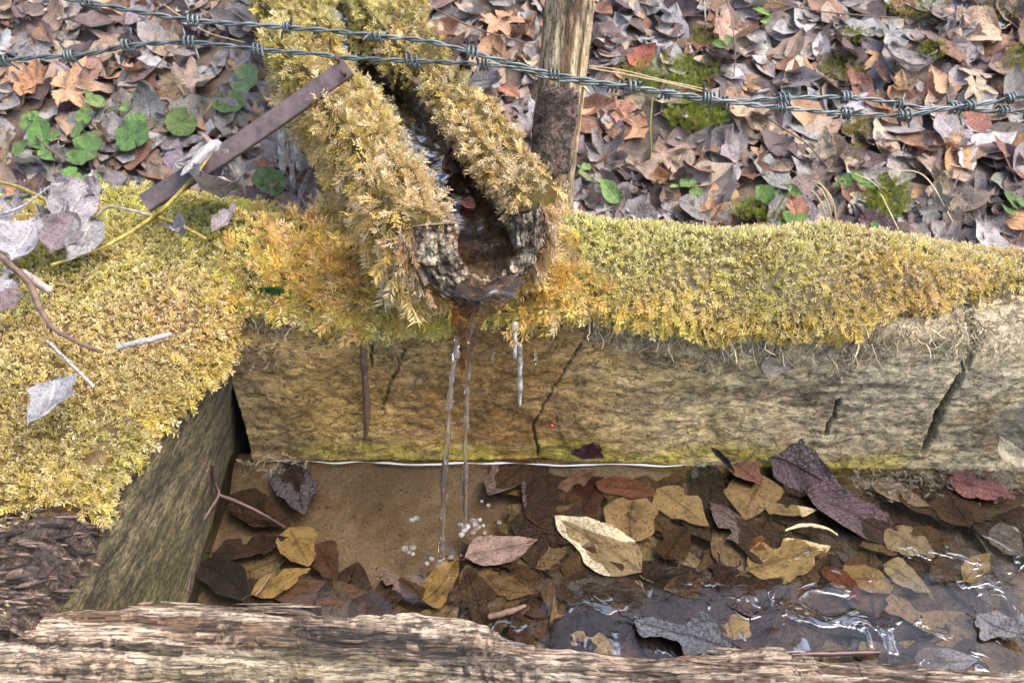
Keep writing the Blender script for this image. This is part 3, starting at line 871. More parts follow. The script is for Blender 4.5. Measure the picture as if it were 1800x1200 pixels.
def moss_back():
    P, n = PB, NB
    X, Y, Z = P[..., 0], P[..., 1], P[..., 2]
    js = np.arange(NS)[None, :]
    ze = zedge(X)
    top = (js > 52) | (Z > ze + .03)
    m = np.where(js < 91, sstep(-.002, .008, Z - ze), sstep(.10, .16, Z))
    m = m * sstep(-.33, -.32, X)
    lump = fbm(X * 13, Y * 13, Z * 13, 3, 501)
    edge = np.exp(-((Z - ze - .018) / .018) ** 2) * (js < 91)
    thin = 1 - .65 * sstep(.42, .58, X)
    T = m * (.006 + .018 * lump + .012 * edge) * thin
    B = P + n * T[..., None]
    B[..., 2] -= .006 * edge * m
    nb = grid_normals(B)
    if nb[NX // 2, 120, 2] < 0: nb = -nb
    col = np.array((.085, .06, .015)) * (.5 + fbm(X * 160, Y * 160, Z * 160, 2, 531))[..., None]
    sprigs = []
    def colours(p):
        px, py = pxmask(p)
        q = fbm(p[:, 0] * 22, p[:, 1] * 22, p[:, 2] * 22, 3, 511); r = rng.random(len(p))
        wl = .25 + sstep(.45, .65, q) * 1.0 + 2.2 * blob(px, py, 1080, 415, 210, 50) + .5 * blob(px, py, 1400, 450, 120, 40) + .5 * blob(px, py, 1330, 510, 90, 50) + .3 * blob(px, py, 430, 440, 60, 60)
        wo = .6 * sstep(.5, .3, q) + 1.6 * blob(px, py, 590, 490, 120, 80) + 1.5 * blob(px, py, 1120, 545, 220, 38) + 1.4 * blob(px, py, 1680, 490, 200, 60)
        wb = 1.4 * blob(px, py, 1660, 530, 200, 28) + .5 * blob(px, py, 1420, 580, 120, 25) + .12
        wg = 2.6 * blob(px, py, 1340, 520, 85, 32) + .4 * blob(px, py, 1330, 580, 90, 20)
        c = blend((YELLOW, 1.0 + 0 * q), (LIME, wl), (ORANGE, wo), (BROWN, wb), (GREEN, wg))
        return c * (.75 + .5 * r)[:, None], px, py
    # tufts over the top
    w = m * (js < 166)
    p, nn, i, j = sample_grid(B, nb, w * np.where(js < 91, .8, 1.0), 25000)
    c, px, py = colours(p)
    d = nn * .75 + rng.normal(0, .45, p.shape) + DOWN * .35 * (1 - nn[:, 2:3])
    fr = np.clip(.36 + .45 * nn[:, 2] + rng.normal(0, .32, len(p)) + .3 * sstep(1450, 1700, px), 0, .95)
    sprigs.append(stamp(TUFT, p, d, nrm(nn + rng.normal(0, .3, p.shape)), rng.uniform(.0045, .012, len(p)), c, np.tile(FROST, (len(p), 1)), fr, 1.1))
    # hanging fronds along the front overhang
    w2 = m * (js < 98) * (sstep(.05, .0, Z - ze) + .25)
    p, nn, i, j = sample_grid(B, nb, w2, 6500)
    c, px, py = colours(p)
    d = nn * rng.uniform(.25, .8, (len(p), 1)) + DOWN * rng.uniform(.4, 1.1, (len(p), 1)) + rng.normal(0, .35, p.shape)
    fr = np.clip(rng.normal(.2, .2, len(p)), 0, .8)
    sz = rng.uniform(.009, .018, len(p)) * (1 + .6 * blob(px, py, 600, 500, 150, 90))
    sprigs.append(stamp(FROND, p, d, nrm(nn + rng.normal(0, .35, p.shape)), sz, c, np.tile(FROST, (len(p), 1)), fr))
    # large orange feathery fronds beside the mouth of the channel
    w3 = m * (js < 117) * (blob(*pxmask(B), 590, 490, 120, 80) + .9 * blob(*pxmask(B), 960, 520, 55, 60))
    p, nn, i, j = sample_grid(B, nb, w3, 1300)
    r = rng.random(len(p))[:, None]
    c = (ORANGE * r + YELLOW * (1 - r)) * rng.uniform(.8, 1.25, (len(p), 1))
    d = nn * rng.uniform(.4, 1, (len(p), 1)) + DOWN * rng.uniform(.1, .8, (len(p), 1)) + rng.normal(0, .45, p.shape)
    sprigs.append(stamp(BIGF, p, d, nrm(nn + rng.normal(0, .3, p.shape)), rng.uniform(.016, .032, len(p)), c, np.tile(FROST, (len(p), 1)), np.clip(rng.normal(.25, .25, len(p)), 0, .9)))
    moss_object('thick yellow and orange frosted moss blanket along the back timber', B, m > .02, col, sprigs)
    # bleached dry moss threads clinging below the blanket
    w4 = sstep(-.060, -.004, Z - ze) * sstep(.010, -.002, Z - ze) * (js < 91) * (.15 + sstep(.05, .3, X)) * sstep(.38, .58, fbm(X * 18, Z * 18, 0, 3, 521))
    w4 = w4 + .5 * sstep(.40, .55, X) * (js < 91) * sstep(.16, .19, Z) * sstep(.23, .2, Z) + .12 * sstep(-.3, -.28, X) * sstep(-.2, -.25, X) * sstep(.02, .0, ze - Z - .05) * (Z < ze) * (js < 91)
    p, nn, i, j = sample_grid(P, n, w4, 3600)
    d = rng.normal(0, .6, p.shape) + DOWN * .8 + nn * .5
    c = np.array((.52, .44, .28)) * rng.uniform(.45, 1.15, (len(p), 1))
    s = stamp(FROND, p, d, nrm(nn + rng.normal(0, .5, p.shape)), rng.uniform(.007, .022, len(p)), c, np.tile(np.array((.64, .56, .42)), (len(p), 1)), rng.uniform(0, .6, len(p)), .45)
    parts, cols = [(s[0], [s[1]])], [s[2]]
    for _ in range(620):
        u_ = rng.random()
        px = rng.uniform(1040, 1760) if u_ < .8 else rng.uniform(425, 700)
        q = face_px([(px, 500)])[0][0]; z0 = float(zedge(q)) + rng.uniform(-.012, .012) - (.02 * rng.random() if px > 1400 else 0)
        L = rng.uniform(.008, .034); pts = [np.array([q, float(face_y(q)) - rng.uniform(.004, .012), z0])]
        dv = np.array([rng.normal(0, .5), rng.normal(-.05, .25), -1.0])
        for _k in range(5):
            dv = nrm(dv + rng.normal(0, .45, 3) + np.array([0, 0, -.15])); pts.append(pts[-1] + dv * L / 5)
        pts = np.array(pts); pts[:, 1] = np.minimum(pts[:, 1], face_y(pts[:, 0]) - .003)
        V, F = tube(pts, np.linspace(.0008, .0003, 6) * rng.uniform(.7, 1.5), 3, cap=False)
        parts.append((V, [np.vstack([F[0][:, [0, 1, 2]], F[0][:, [0, 2, 3]]])])); cols.append(np.tile(np.array((.56, .47, .31)) * rng.uniform(.5, 1.15), (len(V), 1)))
    V, F = merge(parts); s = (V, F[0], np.vstack(cols))
    me = make_mesh('dry_moss', s[0], s[1], M_MOSS, s[2], smooth=False)
    link('dry_moss', me, None, 'bleached dry moss threads hanging below the moss on the back timber', 'dry moss', None, 'stuff')
moss_back()

def moss_side():
    P, n = PS, NSD
    X, Y, Z = P[..., 0], P[..., 1], P[..., 2]
    js = np.arange(NC)[None, :]
    px, py = pxmask(P)
    q0 = fbm(X * 20, Y * 20, Z * 20, 3, 601)
    m = sstep(.188, .202, Z + .03 * (q0 - .5) + .02 * sstep(.6, .75, Y)) * (1 - sstep(.3, .7, ROT)) * np.where(js > 56, 1, 0)
    m = np.clip(m, 0, 1)
    lump = fbm(X * 12, Y * 12, Z * 12, 3, 602)
    T = m * (.004 + .020 * lump) * (.45 + .55 * sstep(.52, .66, Y))
    B = P + n * T[..., None]
    nb = grid_normals(B)
    if nb[NY // 2, NC // 2, 2] < 0: nb = -nb
    bare = sstep(.47, .58, fbm(X * 22, Y * 16, Z * 16, 3, 603)) * sstep(.62, .5, Y)
    col = np.array((.10, .062, .018)) * (.15 + 1.7 * fbm(X * 190, Y * 190, Z * 190, 3, 631, .7))[..., None]
    def colours(p):
        px, py = pxmask(p)
        q = fbm(p[:, 0] * 20, p[:, 1] * 20, p[:, 2] * 20, 3, 611); r = rng.random(len(p))
        wl = .2 + .8 * sstep(.45, .65, q) + 2.0 * blob(px, py, 330, 400, 190, 65) + 1.8 * blob(px, py, 430, 430, 90, 60)
        wg = 2.2 * blob(px, py, 185, 790, 38, 50) + .8 * blob(px, py, 430, 450, 50, 60)
        wo = .5 * sstep(.5, .3, q) + 1.2 * blob(px, py, 330, 530, 150, 75) + .7 * blob(px, py, 560, 440, 90, 60)
        wb = 1.5 * sstep(580, 700, py) * sstep(.35, .6, q) + .1
        ws = .6 * sstep(560, 700, py)
        c = blend((YELLOW, 1.0 + 0 * q), (LIME, wl), (ORANGE, wo), (BROWN, wb), (GREEN, wg), (YELLOW * .8, ws))
        return c * (.72 + .5 * r)[:, None], px, py
    sprigs = []
    w = m * (1 - .45 * bare) * (1 + .9 * sstep(.68, .46, Y)) * sstep(.40, .45, Y) * (js < 241)
    p, nn, i, j = sample_grid(B, nb, w, 28000)
    c, px, py = colours(p)
    d = nn * .65 + rng.normal(0, .5, p.shape) + DOWN * .4 * (1 - nn[:, 2:3]) + np.array([.1, -.15, 0])
    frz = .32 + .45 * blob(px, py, 300, 530, 200, 90) + .15 * blob(px, py, 100, 650, 150, 80)
    fr = np.clip(frz + .2 * nn[:, 2] + rng.normal(0, .25, len(p)), 0, .95)
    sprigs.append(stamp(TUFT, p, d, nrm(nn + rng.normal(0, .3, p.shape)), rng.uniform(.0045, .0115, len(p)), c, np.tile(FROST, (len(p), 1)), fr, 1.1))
    p, nn, i, j = sample_grid(B, nb, w * (.25 + sstep(.24, .2, Z) + .6 * sstep(.62, .72, Y)), 6500)
    c, px, py = colours(p)
    d = nn * rng.uniform(.2, .6, (len(p), 1)) + DOWN * rng.uniform(.2, .9, (len(p), 1)) * (1 - .8 * nn[:, 2:3]) + rng.normal(0, .45, p.shape) + np.array([.15, -.15, 0])
    sprigs.append(stamp(FROND, p, d, nrm(nn + rng.normal(0, .3, p.shape)), rng.uniform(.009, .017, len(p)), c, np.tile(FROST, (len(p), 1)), np.clip(rng.normal(.25, .25, len(p)), 0, .9)))
    w5 = ROT * (js > 74) * (js < 241) * sstep(.5, .62, fbm(X * 22, Y * 22, 0, 3, 641))
    p, nn, i, j = sample_grid(P, n, w5, 700)
    c, px, py = colours(p)
    d = nn * .7 + rng.normal(0, .5, p.shape)
    sprigs.append(stamp(TUFT, p, d, nrm(nn + rng.normal(0, .3, p.shape)), rng.uniform(.006, .011, len(p)), c * .8, np.tile(FROST, (len(p), 1)), rng.uniform(.1, .8, len(p)), 1.1))
    moss_object('yellow-green frosted moss cushion covering the side timber and corner', B, m > .02, col, sprigs)
moss_side()

def moss_channel(sgn, label):
    nt, nv = 220, 64
    t = np.linspace(.0, 1, nt); A = axis(t); R = chan_R(t)
    # from inside the hollow, over the rim and down the outside
    v = np.linspace(0, 1, nv)
    ph = np.where(v < .25, 118 - (.25 - v) / .25 * 22, 112 - (v - .25) / .75 * (80 if sgn < 0 else 74))
    rad = np.where(v < .2, .52 + .46 * v / .2, 1.0)
    phr = np.radians(ph)
    sx = R[:, None] * (rad * np.sin(phr))[None] * sgn + .007 * (v < .12)
    sz = -R[:, None] * (rad * np.cos(phr))[None]
    P = A[:, None] + sx[..., None] * cdir + sz[..., None] * udir
    TT = t[:, None] * np.ones((1, nv)); VV = np.ones((nt, 1)) * v[None]
    n = grid_normals(P)
    if n[nt // 2, nv // 2] @ (cdir * sgn) < 0: n = -n
    q = fbm(TT * 12, VV * 3 + sgn, 0, 3, 701 + sgn)
    # bare spells along the rim
    if sgn < 0:
        bare = .9 * np.exp(-((TT - .115) / .018) ** 2) * (VV > .2) + sstep(.004, .0, TT)
    else:
        bare = .85 * np.exp(-((TT - .335) / .03) ** 2) * (VV < .5) + sstep(.015, .0, TT)
    m = np.clip(1 - bare, 0, 1) * sstep(1.0, .9, VV + .35 * (q - .5))
    seg = .5 + .5 * np.sin(TT * 34 + 1.5 * sgn + 2 * q)
    T = m * (.003 + .018 * q + .011 * seg) * (.7 + .3 * sstep(.0, .25, VV)) * (1 + 1.6 * sstep(.18, .5, TT) * sstep(.42, .15, VV))
    T = T * (1 - (.45 * sstep(.3, .7, TT) * sstep(.3, .5, VV) if sgn < 0 else 0))
    B = P + n * T[..., None] + udir * (T * .3)[..., None]
    nb = grid_normals(B)
    if nb[nt // 2, nv // 2] @ (cdir * sgn) < 0: nb = -nb
    col = np.array((.11, .08, .02)) * np.ones(B.shape)
    def colours(p, i, j):
        qq = fbm(p[:, 0] * 20, p[:, 1] * 20, p[:, 2] * 20, 3, 711); r = rng.random(len(p))
        tt, vv = t[i], v[j]
        wl = .5 * sstep(.5, .7, qq) + .8 * sstep(.45, .7, tt)
        wg = .25 + .5 * sstep(.6, .9, tt) * sstep(.3, .7, vv) + .5 * (vv < .12)
        wo = .8 * sstep(.5, .3, qq) + 1.3 * sstep(.5, .1, tt)
        ws = .5 * sstep(.25, .0, tt) + .1
        c = blend((YELLOW, 1 + 0 * qq), (LIME, wl), (GREEN, wg), (ORANGE, wo), (STRAWC, ws), (BROWN, .15 + 0 * qq))
        return c * (.72 + .5 * r)[:, None]
    sprigs = []
    p, nn, i, j = sample_grid(B, nb, m * np.where(VV < .22, 2.0, np.where(VV < .5, 1.1, .7)), 8200)
    d = nn * .55 + rng.normal(0, .45, p.shape) - adir * .25 + DOWN * .5 * (1 - nn[:, 2:3])
    fr = np.clip(.2 + .45 * nn[:, 2] + .25 * sstep(.4, .05, t[i]) + rng.normal(0, .25, len(p)), 0, .95)
    sprigs.append(stamp(FROND, p, d, nrm(nn + rng.normal(0, .35, p.shape)), rng.uniform(.009, .017, len(p)), colours(p, i, j), np.tile(FROST, (len(p), 1)), fr))
    p, nn, i, j = sample_grid(B, nb, m * (.2 + VV) * np.where(TT < .6, 1, .5), 5200)
    d = nn * rng.uniform(.2, .6, (len(p), 1)) + DOWN * rng.uniform(.5, 1.1, (len(p), 1)) * sstep(.1, .5, v[j])[:, None] + rng.normal(0, .35, p.shape) - adir * .15
    sz = rng.uniform(.016, .036, len(p)) * (.6 + .5 * sstep(.2, .7, v[j])) * np.where(sgn > 0, .8, 1)
    sprigs.append(stamp(BIGF, p, d, nrm(nn + rng.normal(0, .35, p.shape)), sz, colours(p, i, j), np.tile(FROST, (len(p), 1)), np.clip(rng.normal(.28, .28, len(p)), 0, .9)))
    moss_object(label, B, m > .03, col, sprigs)
def mouth_threads():
    ph = np.radians(np.concatenate([rng.uniform(52, 116, 640), -rng.uniform(46, 116, 640)])); R = .066
    P = axis(rng.uniform(.0, .03, len(ph))) + (R * np.sin(ph))[:, None] * cdir - (R * np.cos(ph))[:, None] * udir
    out = np.sin(ph)[:, None] * cdir - np.cos(ph)[:, None] * udir
    d = out * rng.uniform(.1, .8, (len(P), 1)) + DOWN * rng.uniform(.2, 1.0, (len(P), 1)) - adir * rng.uniform(-.4, .6, (len(P), 1)) * sstep(75, 100, np.abs(np.degrees(ph)))[:, None] + rng.normal(0, .3, P.shape)
    c = np.where(rng.random((len(P), 1)) < .55, STRAWC, ORANGE) * rng.uniform(.6, 1.15, (len(P), 1))
    s = stamp(BIGF, P, d, nrm(out + rng.normal(0, .4, P.shape)), rng.uniform(.008, .026, len(P)), c, np.tile(FROST, (len(P), 1)), rng.uniform(.1, .95, len(P)), .8)
    link('frosted_moss', make_mesh('frosted_moss', s[0], s[1], M_MOSS, s[2], smooth=False), None, 'frosty straw-coloured moss threads fringing the broken mouth of the channel', 'moss', None, 'stuff')
mouth_threads()
moss_channel(-1, 'shaggy orange and yellow moss drooping off the strap-side rim of the log channel')
moss_channel(1, 'frosted yellow moss on the post-side rim of the log channel')

# ------------------------------------------------------------------ leaves
def outline_oval(u, serr, seed, blunt=.55):
    w = np.sin(np.pi * np.clip(u, 0, 1) ** blunt) ** .85
    w = np.minimum(w * 1.12, 1 + 0 * w)
    return w + serr * ((u * 17) % 1 - .5) * np.sin(np.pi * u)
def leaf_oval(seed, nu=16, nv=8, aspect=.5, curl=.6, bend=.3, wrinkle=.05, serr=.06, torn=.0):
    """leaf along +x, unit length, lying in the xy plane; returns vertices, quads, uv"""
    r = np.random.default_rng(seed)
    u = np.linspace(0, 1, nu); v = np.linspace(-1, 1, nv)
    U, Vv = np.meshgrid(u, v, indexing='ij')
    w = np.maximum(outline_oval(u, serr, seed, r.uniform(.6, .8)), .012)
    wv = np.repeat(w[:, None], nv, 1)
    wv = wv * (.82 + .42 * vnoise(U * 3.2, np.sign(Vv) * 7 + 0 * U, 0, seed + 61)) * (1 + .10 * (vnoise(U * 13, np.sign(Vv) * 5 + 0 * U, 0, seed + 62) - .5))
    if torn:
        n = vnoise(U * 5, np.sign(Vv) * 3 + 0 * U, 0, seed + 3)
        wv = wv * (1 - torn * sstep(.55, .8, n))
    X = U.copy() + .03 * np.abs(Vv) ** 2; Y = Vv * wv * aspect * .5
    k = curl * 2.2 / aspect * (1 + .5 * (U - .5) * r.uniform(-1, 1))
    side_k = np.where(Vv > 0, r.uniform(.5, 1.4), r.uniform(.5, 1.4))
    kk = np.maximum(np.abs(k * side_k), 1e-3)
    Yc = np.sin(np.clip(kk * Y, -2.6, 2.6)) / kk; Zc = (1 - np.cos(np.clip(kk * Y, -2.6, 2.6))) / kk * np.sign(curl)
    Zc = Zc + .25 * np.abs(Y) * r.uniform(.2, 1.0)
    Zc = Zc + wrinkle * (fbm(U * 4, Vv * 2, 0, 2, seed) - .5) * 2 * np.abs(Vv) ** .5 + wrinkle * .8 * (vnoise(U * 9, Vv * 3, 0, seed + 9) - .5)
    b = bend * r.uniform(.6, 1.3)
    if abs(b) > 1e-3:
        a = b * 2 * X; Xb = np.sin(a) / (b * 2) - Zc * np.sin(a); Zb = (1 - np.cos(a)) / (b * 2) + Zc * np.cos(a)
        X, Zc = Xb, Zb
    Vx = np.stack([X, Yc + r.uniform(-.22, .22) * X ** 2 + .05 * np.sin(X * 3 + seed), Zc], -1).reshape(-1, 3)
    uv = np.stack([U, .5 + .5 * Vv], -1).reshape(-1, 2)
    return Vx, grid_quads(nu, nv, flip=False), uv
def leaf_lobed(seed, na=40, nr=5, curl=.5, wrinkle=.06, teeth=.06):
    r = np.random.default_rng(seed)
    th = np.linspace(-np.pi * .93, np.pi * .93, na)
    ax = np.radians(np.array([0, 48, -48, 102, -102]) + r.normal(0, 6, 5)); L = np.array([1, .88, .88, .58, .58]) * r.uniform(.85, 1.1, 5)
    D = np.abs(th[:, None] - ax[None])
    rad = np.maximum((L * np.exp(-(D / .36) ** 2)).max(1), .46 * (1 - .35 * (np.abs(th) / np.pi) ** 2))
    rad = rad * (1 + teeth * np.sin(th * 23 + seed) + teeth * (r.random(na) - .5) * 2)
    vv = np.clip(np.min(D, 1) / .42, 0, 1)
    rr = np.linspace(.02, 1, nr)
    R = rad[:, None] * rr[None]
    X = R * np.cos(th)[:, None] * .62 + .36; Y = R * np.sin(th)[:, None] * .62
    rho = np.hypot(X - .5, Y)
    Z = curl * (X - .45) ** 2 * r.uniform(-.6, 1.2) + curl * Y ** 2 * r.uniform(-.3, 1.6)
    Z += .10 * vv[:, None] * rr[None] * r.uniform(-1, 1) + wrinkle * 2 * (fbm(X * 4, Y * 4, 0, 3, seed) - .5)
    Z += curl * .5 * rr[None] ** 3 * (vnoise(th * 1.3, 0 * th, 0, seed + 4)[:, None] - .35)
    V = np.stack([X, Y, Z], -1).reshape(-1, 3)
    uv = np.stack([np.repeat(rr[None], na, 0), np.repeat((.5 + .5 * vv)[:, None], nr, 1)], -1).reshape(-1, 2)
    return V, grid_quads(na, nr), uv
def with_stalk(V, F, uv, L=.25, seed=0, w=.012):
    r = random.Random(seed)
    p0 = np.array([.36 if False else V[:, 0].min() * 0 + .0, 0, 0])
    path = [np.array([-L * s, r.uniform(-.04, .04) * s, .03 * s]) for s in np.linspace(0, 1, 4)]
    tv, tf = tube(path, w, 3, cap=False)
    return np.vstack([V, tv]), [F, tf[0] + len(V)], np.vstack([uv, np.tile([[0, .5]], (len(tv), 1))])
OV, LB = [], []
for s in range(16):
    V, F, uv = leaf_oval(s, 16, 9, aspect=[.45, .55, .62, .5][s % 4], curl=[.15, .45, .8, .3, -.4][s % 5], bend=[.15, .4, -.3, .6][s % 4], wrinkle=.06, serr=[.05, .0, .08][s % 3], torn=[0, .5, .0][s % 3])
    V, F, uv = with_stalk(V, F, uv, .18, s)
    OV.append(make_mesh('oval_leaf', V, F, M_LEAF, uv=uv))
for s in range(12):
    V, F, uv = leaf_lobed(s + 100, 44, 6, curl=[.3, .7, 1.1][s % 3], wrinkle=.07)
    LB.append(make_mesh('lobed_leaf', V, F, M_LEAF, uv=uv))
WOV = []
for s in range(12):
    V, F, uv = leaf_oval(s + 300, 22, 11, aspect=.56, curl=[.04, .10, -.06, .16][s % 4], bend=[.05, -.08, .12][s % 3], wrinkle=.025, serr=[.09, .02, .12][s % 3], torn=[.2, 0, .55][s % 3])
    V, F, uv = with_stalk(V, F, uv, .14, s)
    WOV.append(make_mesh('wet_leaf', V, F, M_WET, uv=uv))

def leaf_matrix(base, tip, n, wscale=1.0, zscale=1.0):
    base, tip = np.asarray(base, float), np.asarray(tip, float)
    L = np.linalg.norm(tip - base); x = (tip - base) / L
    y = nrm(np.cross(n, x)); z = np.cross(x, y)
    M = Matrix.Identity(4)
    for k in range(3):
        M[k][0] = x[k] * L; M[k][1] = y[k] * L * wscale; M[k][2] = z[k] * L * zscale; M[k][3] = base[k]
    return M
def put_leaf(me, M, colour, label, cat='leaf', group=None, name='dead_leaf', parent=None):
    o = link(name, me, parent, label, cat, group)
    o.matrix_world = M
    o.color = (*[float(v) for v in colour], 1)
    return o

def name_by_landmark(items, marks, tail=''):
    """items: (object, px, py, look); says beside which thing each leaf lies, and which of its likes it is"""
    cls = {}
    for o, px, py, look in items:
        mx, my, mn = min(marks, key=lambda m: (m[0] - px) ** 2 + ((m[1] - py) * 1.4) ** 2)
        dx, dy = px - mx, py - my
        rel = ('above' if dy < 0 else 'below') if abs(dy) * 1.2 > abs(dx) else ('left of' if dx < 0 else 'right of')
        cls.setdefault((look, rel, mn), []).append((math.hypot(dx, dy), o))
    rank = ['nearest'] + [f'{w} nearest' for w in 'second third fourth fifth sixth seventh eighth ninth tenth'.split()]
    for (look, rel, mn), L in cls.items():
        L.sort(key=lambda q: q[0])
        for k, (d, o) in enumerate(L):
            o['label'] = f'{look} {rel} {mn}' if len(L) == 1 else f'{look} {rel} {mn}, {rank[min(k, 9)]} alike'
# leaves wet and sunken in the trough: (base px, tip px, width px, height above the water, colour, label)
TANL, TANY, DK, MAR, RUS, GRY, PNK, BLK = (.46, .39, .25), (.43, .33, .16), (.07, .045, .033), (.055, .03, .028), (.17, .07, .04), (.20, .19, .19), (.23, .15, .12), (.035, .028, .03)
W = [
 ((1125, 1011), (983, 908), 78, .001, TANL, 'pale serrated leaf with clear veins floating below the bubbles'),
 ((1105, 956), (1103, 858), 78, -.001, (.42, .31, .17), 'round tan leaf with dark torn holes, above the pale serrated leaf'),
 ((1311, 1005), (1461, 972), 70, .000, (.45, .35, .17), 'yellow-tan serrated leaf floating alone at the middle of the pool'),
 ((1350, 812), (1482, 850), 82, .010, (.09, .06, .065), 'large shiny purple-grey leaf standing up at the back timber'),
 ((1411, 866), (1602, 924), 64, .005, (.075, .045, .05), 'long dark shiny leaf lying below the large purple-grey leaf'),
 ((983, 822), (917, 908), 72, -.004, MAR, 'dark maroon leaf sunk beside the clear sandy patch'),
 ((995, 905), (1080, 850), 66, -.006, (.07, .03, .025), 'dark red-brown sunken leaf above the pale serrated leaf'),
 ((1044, 846), (1158, 872), 40, -.001, (.25, .11, .07), 'rusty pink leaf lying close to the back timber'),
 ((980, 858), (1052, 836), 38, -.001, (.33, .22, .18), 'small pale pink leaf next to the rusty pink leaf'),
 ((1150, 860), (1246, 924), 60, -.001, (.46, .36, .19), 'pale tan leaf with one dark spot in the middle of the pool'),
 ((1334, 832), (1320, 912), 66, .001, (.44, .33, .19), 'upright tan leaf just below the russet leaf by the back timber'),
 ((1344, 893), (1435, 910), 34, .002, (.45, .36, .20), 'narrow tan leaf pointing to the long dark leaf'),
 ((1296, 812), (1330, 853), 44, .004, RUS, 'small russet leaf leaning on the back timber'),
 ((1200, 876), (1302, 957), 66, -.006, DK, 'large dark brown sunken leaf behind the yellow-tan serrated leaf'),
 ((1553, 931), (1636, 985), 60, .000, (.38, .33, .22), 'grey-tan veined leaf above a stack of tan leaves'),
 ((1550, 994), (1635, 1035), 50, .001, (.44, .37, .23), 'light tan leaf in the middle of the stack of tan leaves'),
 ((1489, 1022), (1556, 998), 52, -.001, (.37, .27, .12), 'yellow-brown leaf touching the stack of tan leaves'),
 ((1567, 1042), (1618, 1118), 50, -.001, (.36, .27, .15), 'brown-tan curved leaf below the stack of tan leaves'),
 ((1639, 983), (1729, 1029), 78, -.001, (.10, .07, .05), 'dark broad leaf beside the stack of tan leaves'),
 ((1283, 1124), (1284, 1062), 62, .000, (.47, .34, .14), 'round smooth yellow leaf near the front timber'),
 ((1111, 1089), (1296, 1174), 66, .004, (.10, .105, .12), 'large shiny blue-black folded leaf near the front timber'),
 ((983, 1139), (1100, 1163), 66, .000, (.43, .33, .19), 'tan ragged leaf half hidden by the front timber'),
 ((817, 982), (942, 938), 42, .006, (.23, .155, .125), 'pinkish curled leaf lying just below the falling water'),
 ((828, 1009), (924, 1063), 56, -.003, (.24, .17, .09), 'see-through brown leaf below the pinkish curled leaf'),
 ((1225, 1018), (1262, 1088), 70, -.003, (.10, .065, .04), 'dark leaf partly covering the round yellow leaf'),
 ((1738, 930), (1806, 962), 62, .003, GRY, 'grey wet leaf at the far edge of the pool'),
 ((1664, 842), (1780, 885), 46, .004, (.17, .07, .06), 'maroon leaf among pale leaves under the big crack'),
 ((1528, 853), (1634, 885), 40, .001, (.37, .32, .25), 'pale grey-tan leaf behind the long dark leaf'),
 ((1655, 858), (1722, 902), 48, -.001, (.42, .35, .27), 'pale buff leaf below the maroon leaf'),
 ((1717, 1076), (1803, 1140), 62, .004, (.20, .19, .20), 'grey shiny leaf near the lower corner of the pool'),
 ((1605, 1150), (1718, 1184), 52, .003, (.16, .15, .16), 'slate grey leaf beside the far end of the front timber'),
 ((1450, 992), (1512, 1057), 36, .000, (.19, .07, .04), 'narrow red-brown leaf between the yellow-tan and the tan leaves'),
 ((1294, 938), (1338, 972), 36, .001, (.27, .12, .06), 'small russet leaf above the yellow-tan serrated leaf'),
 ((500, 813), (538, 903), 60, .003, (.055, .042, .045), 'black-purple leaf with its stalk at the corner of the trough'),
 ((400, 872), (516, 914), 48, -.004, (.075, .05, .035), 'dark brown leaf sunk beneath the thin red twig'),
 ((370, 972), (502, 968), 58, -.003, (.06, .038, .03), 'dark sunken leaf between the side timber and a tan leaf'),
 ((513, 924), (538, 997), 54, .000, (.48, .35, .16), 'yellow-tan broken leaf beside the clear sandy patch'),
 ((352, 985), (446, 1042), 54, .000, BLK, 'black leaf touching the side timber with a shiny film'),
 ((440, 1046), (547, 1006), 42, .001, (.49, .36, .16), 'golden leaf with dark veins next to the black leaf'),
 ((548, 958), (598, 1014), 48, -.006, (.13, .075, .05), 'brown leaf sunk on the edge of the sandy patch'),
 ((470, 1048), (642, 1022), 44, -.005, (.17, .10, .065), 'long brown leaf lying behind the front timber'),
 ((742, 1052), (684, 998), 46, .003, (.12, .08, .06), 'dark curled leaf at the lower edge of the sandy patch'),
 ((738, 1052), (822, 1000), 58, -.001, (.40, .28, .11), 'yellow-brown blotched leaf under the falling water'),
 ((1690, 1020), (1745, 975), 30, .002, (.42, .34, .18), 'small buff leaf leaning on the dark broad leaf'),
 ((865, 838), (915, 880), 36, -.008, (.34, .20, .06), 'orange-brown leaf edge showing left of the maroon leaf'),
 ((1255, 1160), (1340, 1142), 40, .0, (.12, .05, .03), 'dark red-brown strip of leaf beside the front timber'),
]
UPZ = np.array([0, 0, 1.0])
